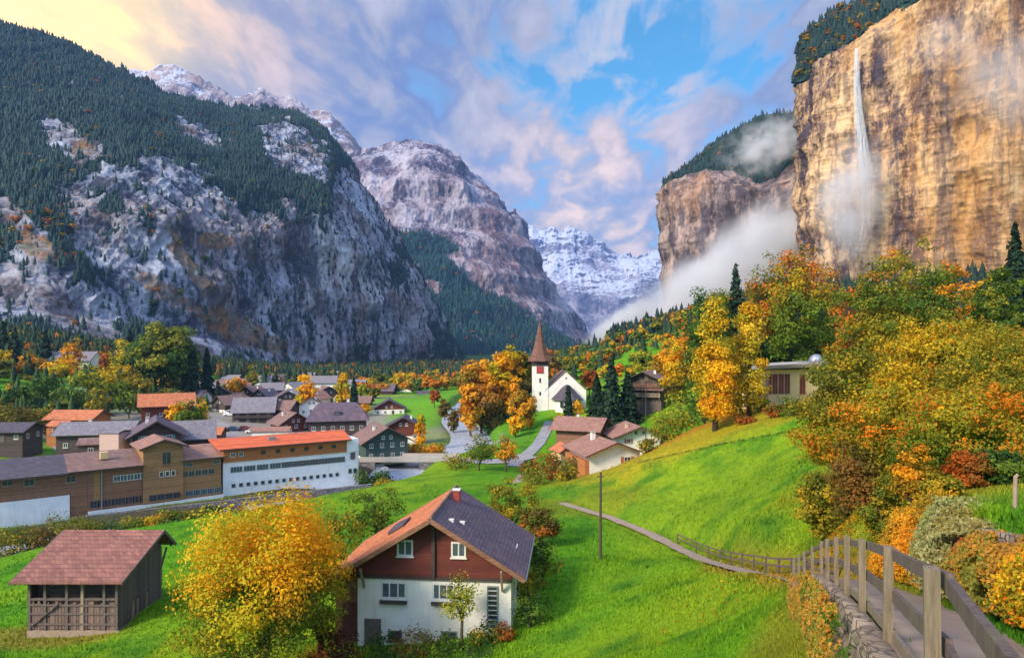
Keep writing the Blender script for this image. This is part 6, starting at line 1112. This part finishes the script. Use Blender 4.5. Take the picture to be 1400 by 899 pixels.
# ---- plants growing on the bank wall of the path
def bank_plants(label, name, y0, y1, pal, n, hgt, seed, cat='creeper', size=0.075, depth=0.35):
    rng = np.random.default_rng(seed); ys = rng.uniform(y0, y1, n); fx = np.interp(ys, FPd[:, 1], FPd[:, 0]); fz = np.interp(ys, FPd[:, 1], FPd[:, 2])
    wh = np.interp(ys, [3, 6, 9, 12, 16, 20, 23], [0.7, 0.9, 1.1, 1.3, 1.6, 1.5, 0.6])*hgt*(0.75+0.5*fbm(v3(ys*0.9, seed, 0), 3, seed)); q = rng.uniform(0, 1.12, n)
    prof = np.sin(np.clip(q, 0, 1)*np.pi*0.75+0.35)*depth*(0.05+1.9*fbm(v3(ys*2.3, q*1.2, seed), 4, seed+1, 0.65)); over = np.clip(q-0.95, 0, 1)*6
    s_ = 2.02-prof*rng.uniform(0.3, 1.25, n)-np.abs(rng.normal(size=n))*0.05+over*rng.uniform(0, 1, n); x = fx+s_*1.08; z = fz+wh*q
    nr = np.stack([-1+0*x, -0.5+0*x, 0.45+0*x], 1)+rng.normal(size=(n, 3))*0.6; t_ = np.clip(fbm(v3(x*1.1, ys*1.1, z*1.1), 3, seed)*1.5-0.25+rng.normal(size=n)*0.12, 0, 1)
    V, Fc, cl = leaves(rng, np.stack([x, ys, z], 1), nr, size*0.55, pick(pal, t_)*rng.uniform(0.6, 1.3, (n, 1)))
    kp = np.repeat(fbm(v3(ys*1.8, q*2.6, seed), 4, seed+9, 0.6) > 0.40+0.12*sst(12, 6, ys), 4); V = V[kp]; cl = cl[kp]; Fc = np.arange(len(V)).reshape(-1, 4)
    tag(np_mesh(name, V, Fc, M['leaf'], col=cl), label, cat)
def wall_plants(label, name, y0, y1, pal, n, seed):
    rng = np.random.default_rng(seed); ys = rng.uniform(y0, y1, n); fx = np.interp(ys, FPd[:, 1], FPd[:, 0]); fz = np.interp(ys, FPd[:, 1], FPd[:, 2]); q = rng.uniform(0, 1, n)**1.5; k = fbm(v3(ys*1.6, q*5, seed), 4, seed, 0.6)
    keep = k > 0.54; off = 0.45+0.25*q*k+rng.uniform(-0.05, 0.12, n); x = fx-off; z = fz+0.12-q*2.0*(k+0.2)
    nr = np.stack([-1+0*x, -0.4+0*x, 0.5+0*x], 1)+rng.normal(size=(n, 3))*0.6; V, Fc, cl = leaves(rng, np.stack([x, ys, z], 1)[keep], nr[keep], 0.045, (pick(pal, np.clip(k*1.6-0.4, 0, 1))*rng.uniform(0.6, 1.3, (n, 1)))[keep])
    tag(np_mesh(name, V, Fc, M['leaf'], col=cl), label, 'creeper')
wall_plants('yellow orange weeds growing out of the stone wall below the near fence', 'wall_weeds', 9, 30, 'rustmix', 22000, 91); wall_plants('green tufts along the top of the stone wall below the near fence', 'wall_weeds', 7, 24, 'olivegreen', 9000, 95)
bank_plants('orange and yellow creeper covering the far end of the path bank', 'creeper', 15.4, 22.5, 'orange', 34000, 1.15, 71)
bank_plants('grey green grass tuft hanging down the path bank', 'hanging_plant', 12.2, 15.6, 'hay', 28000, 1.05, 72, depth=0.45)
bank_plants('rust red creeper hanging over the nearer part of the path bank', 'creeper', 9.2, 12.4, 'rustmix', 30000, 1.0, 73)
bank_plants('green and orange plants over the nearest part of the path bank', 'creeper', 4.0, 9.4, 'mixed', 42000, 0.85, 74, size=0.06)
# ================================================================ FENCES, WALLS, GRASS
def rail_fence():
    tops = [(0.4,-0.4),(1.55,2.0),(2.98,4.8),(4.28,7.8),(5.4,10.5),(6.48,13.2),(7.6,16),(8.8,19),(9.95,22),(10.9,24.8),(11.8,27.5),(12.6,30),(13.4,32.4)]
    o = empty('wooden_fence', (2.98, 4.8, -2.7)); tag(o, 'weathered grey wooden rail fence running down beside the near footpath', 'fence'); base = Vector(o.location); P = []; rr = random.Random(3)
    for x, y in tops:
        z = float(np.interp(y, FPd[:, 1], FPd[:, 2])); P.append(Vector((x, y, z)))
    for k, p in enumerate(P):
        h = 1.16+rr.uniform(-0.02, 0.03); w = 0.098; l = rr.uniform(-0.035, 0.035); mb = MB(); b0 = p-base; d = (P[min(k+1, len(P)-1)]-P[max(k-1, 0)]); d.z = 0; d.normalize()
        mb.bar(b0-Vector((0, 0, 1.4)), b0+Vector((l, 0, h)), w, w*1.0, up=d); mb.build('post', M['fence_wood'], o)
    for k in range(len(P)-1):
        a, b = P[k]-base, P[k+1]-base; d = (b-a).normalized(); side = Vector((d.y, -d.x, 0)).normalized(); o1, o2 = rr.uniform(-0.015, 0.02), rr.uniform(-0.02, 0.015)
        for nm_, hz_, th, hh_, mt in (('top_rail', 1.07, 0.055, 0.12, 'fence_dark'), ('middle_rail', 0.60, 0.045, 0.14, 'fence_dark'), ('lower_rail', 0.14, 0.045, 0.12, 'fence_wood')):
            sd0 = side*(0.098/2+th/2+0.004); m_ = (a+b)/2+sd0+Vector((0, 0, hz_+rr.uniform(-0.012, 0.004))); A_ = a+sd0+Vector((0, 0, hz_+o1))-d*0.06; B_ = b+sd0+Vector((0, 0, hz_+o2))+d*0.06
            MB().bar(A_, m_, th, hh_).bar(m_, B_, th, hh_*0.97).build(nm_, M[mt], o)
def woodgrain(name, c1, c2):
    m, t, b, o = newmat(name); v = coords(t, (14, 14, 1.2)); n = noise(t, v, 1.8, 8, 0.7); n2 = noise(t, coords(t), 2.2, 5, 0.7); col = ramp(t, n, [(0.32, c1), (0.68, c2)])
    col = mixc(t, ramp(t, n2, [(0.48, 0.0), (0.66, 0.55)]), col, (0.16, 0.15, 0.07)); t.links.new(col, b.inputs['Base Color']); b.inputs['Roughness'].default_value = 0.9; bump(t, b, n, 0.7, 0.02); return m
M['fence_wood'] = woodgrain('grey_fence_wood', (0.10, 0.075, 0.05), (0.30, 0.23, 0.155)); M['fence_dark'] = woodgrain('dark_fence_wood', (0.06, 0.04, 0.038), (0.17, 0.115, 0.10))
rail_fence()
def far_fence():
    o = empty('wooden_fence', (13.7, 33, -11.6)); tag(o, 'thin dark rail fence along the outer edge of the distant footpath', 'fence'); base = Vector(o.location); P = []
    for y in (33.2, 36, 39, 42.2, 45.5, 49, 52.6, 56.5, 60.5, 64.8, 69.5, 74.5, 80):
        x = float(np.interp(y, FPd[:, 1], FPd[:, 0]))+2.1; P.append(Vector((x, y, float(np.interp(y, FPd[:, 1], FPd[:, 2]))))-base)
    for p in P: MB().bar(p-Vector((0, 0, 0.5)), p+Vector((0, 0, 1.1)), 0.13).build('post', M['fence_dark'], o)
    for a, b in zip(P[:-1], P[1:]):
        for h in (1.02, 0.55): MB().bar(a+Vector((0, 0, h)), b+Vector((0, 0, h)), 0.06, 0.13).build('rail', M['fence_dark'], o)
far_fence()
# stone wall holding the path, below the near fence
def retaining_wall():
    Q = FPd[(FPd[:, 1] > -3) & (FPd[:, 1] < 34)]; ys = np.arange(-2, 33.5, 0.16); fx = np.interp(ys, FPd[:, 1], FPd[:, 0]); fz = np.interp(ys, FPd[:, 1], FPd[:, 2]); nv = 26; V = []
    d = np.gradient(np.c_[fx, ys], axis=0); d /= np.linalg.norm(d, axis=1)[:, None]; lf = np.c_[-d[:, 1], d[:, 0]]
    zb = H(fx+lf[:, 0]*0.9, ys+lf[:, 1]*0.9)-0.5
    for j in range(nv+3):
        q = min(j/nv, 1.0); z = zb+(fz+0.06-zb)*q; outw = 0.36-0.16*q if j <= nv else (-0.02 if j == nv+1 else -0.3); P = np.c_[fx+lf[:, 0]*outw, ys+lf[:, 1]*outw, z if j <= nv+1 else z-0.3]
        nz = (fbm(v3(P[:, 0]*2.2, P[:, 1]*2.2, P[:, 2]*3.2), 4, 81, 0.6)-0.5)*0.34*(1 if j <= nv else 0.2); P[:, :2] += lf*nz[:, None]; P[:, 2] += 0 if j < nv else nz*0.3; V.append(P)
    V = np.array(V); nn_ = V.shape[1]; ii = np.arange(V.shape[0]*nn_).reshape(V.shape[0], nn_); fc = np.stack([ii[:-1, :-1], ii[1:, :-1], ii[1:, 1:], ii[:-1, 1:]], -1).reshape(-1, 4)
    tag(np_mesh('retaining_wall', V.reshape(-1, 3), fc, M['stone'], smooth=False), 'rough dry stone wall holding up the footpath below the near fence', 'wall')
retaining_wall()
def bank_wall():
    ys = np.arange(3, 23, 0.16); fx = np.interp(ys, FPd[:, 1], FPd[:, 0]); fz = np.interp(ys, FPd[:, 1], FPd[:, 2]); nv = 16; V = []
    hgt = np.interp(ys, [3, 6, 9, 12, 16, 20, 23], [0.7, 0.9, 1.1, 1.3, 1.6, 1.5, 0.6])
    for j in range(nv+3):
        q = min(j/nv, 1); s = 2.02+0.16*q+(0 if j <= nv else 0.35*(j-nv)); x = fx+s*1.08; z = fz-0.1+(hgt+0.1)*q-(0 if j <= nv+1 else 0.5); nz = (fbm(v3(x*2, ys*2, z*3), 4, 91, 0.6)-0.5)*0.36; V.append(np.c_[x-nz, ys, z+nz*0.3*(j >= nv)])
    V = np.array(V); nn_ = V.shape[1]; ii = np.arange(V.shape[0]*nn_).reshape(V.shape[0], nn_); fc = np.stack([ii[:-1, :-1], ii[:-1, 1:], ii[1:, 1:], ii[1:, :-1]], -1).reshape(-1, 4)
    tag(np_mesh('bank_wall', V.reshape(-1, 3), fc, M['stone']), 'low stone wall overgrown with creepers on the uphill side of the path', 'wall')
bank_wall()
# grass
def grass(label, n, reg, size, seed, colr=None):
    rng = np.random.default_rng(seed); pxs = rng.uniform(reg[0], reg[1], n); D = 1/rng.uniform(1/reg[3], 1/reg[2], n); x = (pxs-700)/F*D; z = H(x, D)
    s, pz, py2 = poly_near(FPd, x, D); jt = rng.uniform(-0.25, 0.25, n); keep = ~((s > 0.05+jt) & (s < 1.85+jt) & (D < 118)); py = 470-z/D*F; keep &= (py > 560)
    sr, _, _ = poly_near(RIVd, x, D); keep &= np.abs(sr) > 7.5
    for (cx, cy, hw, hd) in ((-5.6, 56.8, 8.3, 5.2), (-36.7, 60.7, 4.0, 3.7)): keep &= ~((np.abs(x-cx) < hw) & (np.abs(D-cy) < hd))
    x, y, z = x[keep], D[keep], z[keep]; n = len(x); c = gcolor(x, y, z)*rng.uniform(0.75, 1.45, (n, 1))*np.array([1.15, 1.0, 1.0]); hh = size*np.clip(y/40, 0.5, 1.6)*rng.uniform(0.5, 1.3, n)*(0.6+fbm(v3(x/5, y/5, 0), 2, 3)*0.9)
    a = rng.uniform(0, 6.28, n); w = hh*0.28; ln = rng.normal(size=(n, 2))*hh[:, None]*0.35
    V = np.stack([np.c_[x-np.cos(a)*w, y-np.sin(a)*w, z-0.03], np.c_[x+np.cos(a)*w, y+np.sin(a)*w, z-0.03], np.c_[x+ln[:, 0], y+ln[:, 1], z+hh]], 1).reshape(-1, 3)
    tag(np_mesh('grass', V, np.arange(3*n).reshape(n, 3), M['leaf'], col=np.repeat(c, 3, 0)), label, 'grass', kind='stuff')
grass('short green meadow grass on the slopes around the path and chalet', 230000, (-40, 1430, 18, 130), 0.16, 7)
grass('rough grass on the bank above the near path', 26000, (1150, 1430, 7, 30), 0.20, 8)

def fallen_leaves(label, cx, cy, r, n, pal, seed):
    rng = np.random.default_rng(seed); a = rng.uniform(0, 6.28, n); q = r*np.abs(rng.normal(size=n))*0.6; x = cx+np.cos(a)*q; y = cy+np.sin(a)*q; z = H(x, y)+0.09
    V, Fc, cl = leaves(rng, np.stack([x, y, z], 1), np.array([[0, 0, 1.0]])+rng.normal(size=(n, 3))*0.35, 0.11, pick(pal, rng.uniform(size=n))*rng.uniform(0.6, 1.1, (n, 1)))
    tag(np_mesh('fallen_leaves', V, Fc, M['leaf'], col=cl), label, 'leaves', kind='stuff')
fallen_leaves('yellow leaves fallen on the grass around the huge golden tree', -16.6, 46.5, 8, 5000, 'gold', 3)
fallen_leaves('orange and brown leaves fallen on the slope below the right hand trees', 19, 40, 7, 6000, 'mixed', 4)
# ================================================================ WATERFALL, MIST, HAZE
def waterfall():
    rng = np.random.default_rng(12); V = []; Fc = []; G, fo, px, py = MT['cliff61']
    key = [(1171, 66, 2.0), (1171, 110, 3.0), (1174, 160, 4.0), (1179, 210, 6.5), (1183, 250, 8.5), (1185, 300, 8.0), (1178, 335, 6.0), (1160, 365, 6.0), (1148, 390, 7.0)]
    K = np.array(key, float); n = 230
    for i in range(n):
        u = rng.normal()*0.62; a0, a1 = sorted(rng.uniform(0, 1, 2)); a0 *= 0.8; a1 = min(0.62+0.38*rng.uniform()**3, a1+0.12); a0 = min(max(0, a0-0.12), a1-0.15) if i > 40 else 0
        T = np.linspace(a0, a1, 22); pyv = 66+T*(390-66); pxv = np.interp(pyv, K[:, 1], K[:, 0])+u*np.interp(pyv, K[:, 1], K[:, 2])+(fbm(v3(T*6, i*3.3, 0), 2, 5)-0.5)*1.5; D = np.interp(pyv, [66, 300, 330, 390], [520, 505, 500, 470])-rng.uniform(0, 5)
        X = (pxv-700)/F*D; Z = (470-pyv)/F*D; w = rng.uniform(0.05, 0.20)*np.interp(T, [a0, (a0+a1)/2, a1], [0.3, 1, 0.05]); b = len(V)
        for k in range(22): V += [(X[k]-w[k], D[k], Z[k]), (X[k], D[k]-w[k]*0.8, Z[k]), (X[k]+w[k], D[k], Z[k]), (X[k], D[k]+w[k]*0.8, Z[k])]
        for k in range(21):
            for q in range(4): Fc.append((b+k*4+q, b+k*4+(q+1) % 4, b+k*4+4+(q+1) % 4, b+k*4+4+q))
    m, t, b, o = newmat('falling_water'); b.inputs['Base Color'].default_value = (0.85, 0.87, 0.9, 1); b.inputs['Roughness'].default_value = 0.8
    tb = N(t, 'ShaderNodeBsdfTransparent'); mx = N(t, 'ShaderNodeMixShader'); nn = noise(t, coords(t, (1, 1, 0.12)), 0.8, 5, 0.7); t.links.new(ramp(t, nn, [(0.38, 0.0), (0.68, 0.55)]), mx.inputs[0]); t.links.new(tb.outputs[0], mx.inputs[1]); t.links.new(b.outputs[0], mx.inputs[2]); t.links.new(mx.outputs[0], o.inputs[0])
    tag(np_mesh('waterfall', np.array(V), np.array(Fc), m), 'thin white waterfall dropping down the high orange cliff', 'waterfall')
waterfall()
def cloud(name, label, c, rad, rot, dens, nscale, seed, thr=0.48, cat='mist'):
    """a body of mist: an ellipsoid volume with noisy density that fades to its edge"""
    me = bpy.data.meshes.new(name); import bmesh; bm = bmesh.new(); bmesh.ops.create_icosphere(bm, subdivisions=3, radius=1.0); bm.to_mesh(me); bm.free()
    o = bpy.data.objects.new(name, me); o.location = c; o.scale = rad; o.rotation_euler = rot; nm_link(o); tag(o, label, cat, kind='stuff')
    m = bpy.data.materials.new('mist_'+str(seed)); m.use_nodes = True; t = m.node_tree; t.nodes.clear(); out_ = N(t, 'ShaderNodeOutputMaterial'); pv = N(t, 'ShaderNodeVolumePrincipled'); t.links.new(pv.outputs[0], out_.inputs['Volume'])
    pv.inputs['Color'].default_value = (0.99, 0.99, 1.0, 1); pv.inputs['Anisotropy'].default_value = 0.1
    g = N(t, 'ShaderNodeTexCoord'); ln = N(t, 'ShaderNodeVectorMath', operation='LENGTH'); t.links.new(g.outputs['Object'], ln.inputs[0]); fall = ramp(t, ln.outputs['Value'], [(0.2, 1.0), (0.98, 0.0)], 'EASE')
    mpn = N(t, 'ShaderNodeMapping'); mpn.inputs['Scale'].default_value = tuple(r/nscale for r in rad); mpn.inputs['Location'].default_value = (seed*3.1, seed, 0); t.links.new(g.outputs['Object'], mpn.inputs[0]); n = noise(t, mpn.outputs[0], 1.0, 4, 0.6)
    k = mth(t, 'MAXIMUM', mth(t, 'ADD', mth(t, 'MULTIPLY', mth(t, 'SUBTRACT', 1.0, ln.outputs['Value']), 1.2), mth(t, 'MULTIPLY', mth(t, 'SUBTRACT', n, thr), 3.2)), 0.0)
    d = mth(t, 'MULTIPLY', mth(t, 'MULTIPLY', k, fall), dens); t.links.new(d, pv.inputs['Density']); m.cycles.volume_sampling = 'MULTIPLE_IMPORTANCE'; me.materials.append(m); return o
A = lambda px, py, D: at(px, py, D)
cloud('mist', 'white mist drifting down from the waterfall across the cliff', A(1040, 338, 615), (145, 42, 46), (0, R(-33), 0), 0.085, 30, 1, 0.49)
cloud('mist', 'thick white mist filling the gorge at the foot of the farther cliff', A(960, 402, 690), (110, 46, 48), (0, R(-24), 0), 0.075, 36, 2, 0.46)
cloud('mist', 'fine spray around the lower waterfall', A(1163, 275, 500), (36, 18, 66), (0, R(14), 0), 0.075, 22, 3, 0.46)
cloud('mist', 'wisps of cloud on the wooded top of the farther cliff', A(1050, 200, 735), (78, 32, 44), (0, R(-20), 0), 0.085, 17, 4, 0.60)
cloud('mist', 'thin cloud veiling the upper right of the high cliff', A(1385, 110, 415), (62, 14, 46), (0, 0, 0), 0.032, 20, 5, 0.50)
cloud('mist', 'white fog bank lying in the far valley behind the church', A(850, 440, 1250), (105, 60, 30), (0, R(-33), 0), 0.050, 40, 6, 0.42)
cloud('mist', 'thin cloud high on the cliff right of the waterfall', A(1300, 55, 465), (44, 12, 30), (0, R(-20), 0), 0.030, 16, 7, 0.50)
def haze():
    x0, x1, y0, y1, z0, z1 = -3200, 4200, -1800, 7600, -160, 1700; o = MB().box(x0, x1, y0, y1, z0, z1).build('haze', None); tag(o, kind='stuff')
    m = bpy.data.materials.new('haze'); m.use_nodes = True; t = m.node_tree; t.nodes.clear(); out_ = N(t, 'ShaderNodeOutputMaterial'); pv = N(t, 'ShaderNodeVolumePrincipled'); t.links.new(pv.outputs[0], out_.inputs['Volume'])
    pv.inputs['Color'].default_value = (0.32, 0.55, 1.0, 1); pv.inputs['Density'].default_value = HAZE; pv.inputs['Anisotropy'].default_value = 0.2; o.data.materials.append(m)
HAZE = 0.00007
haze()
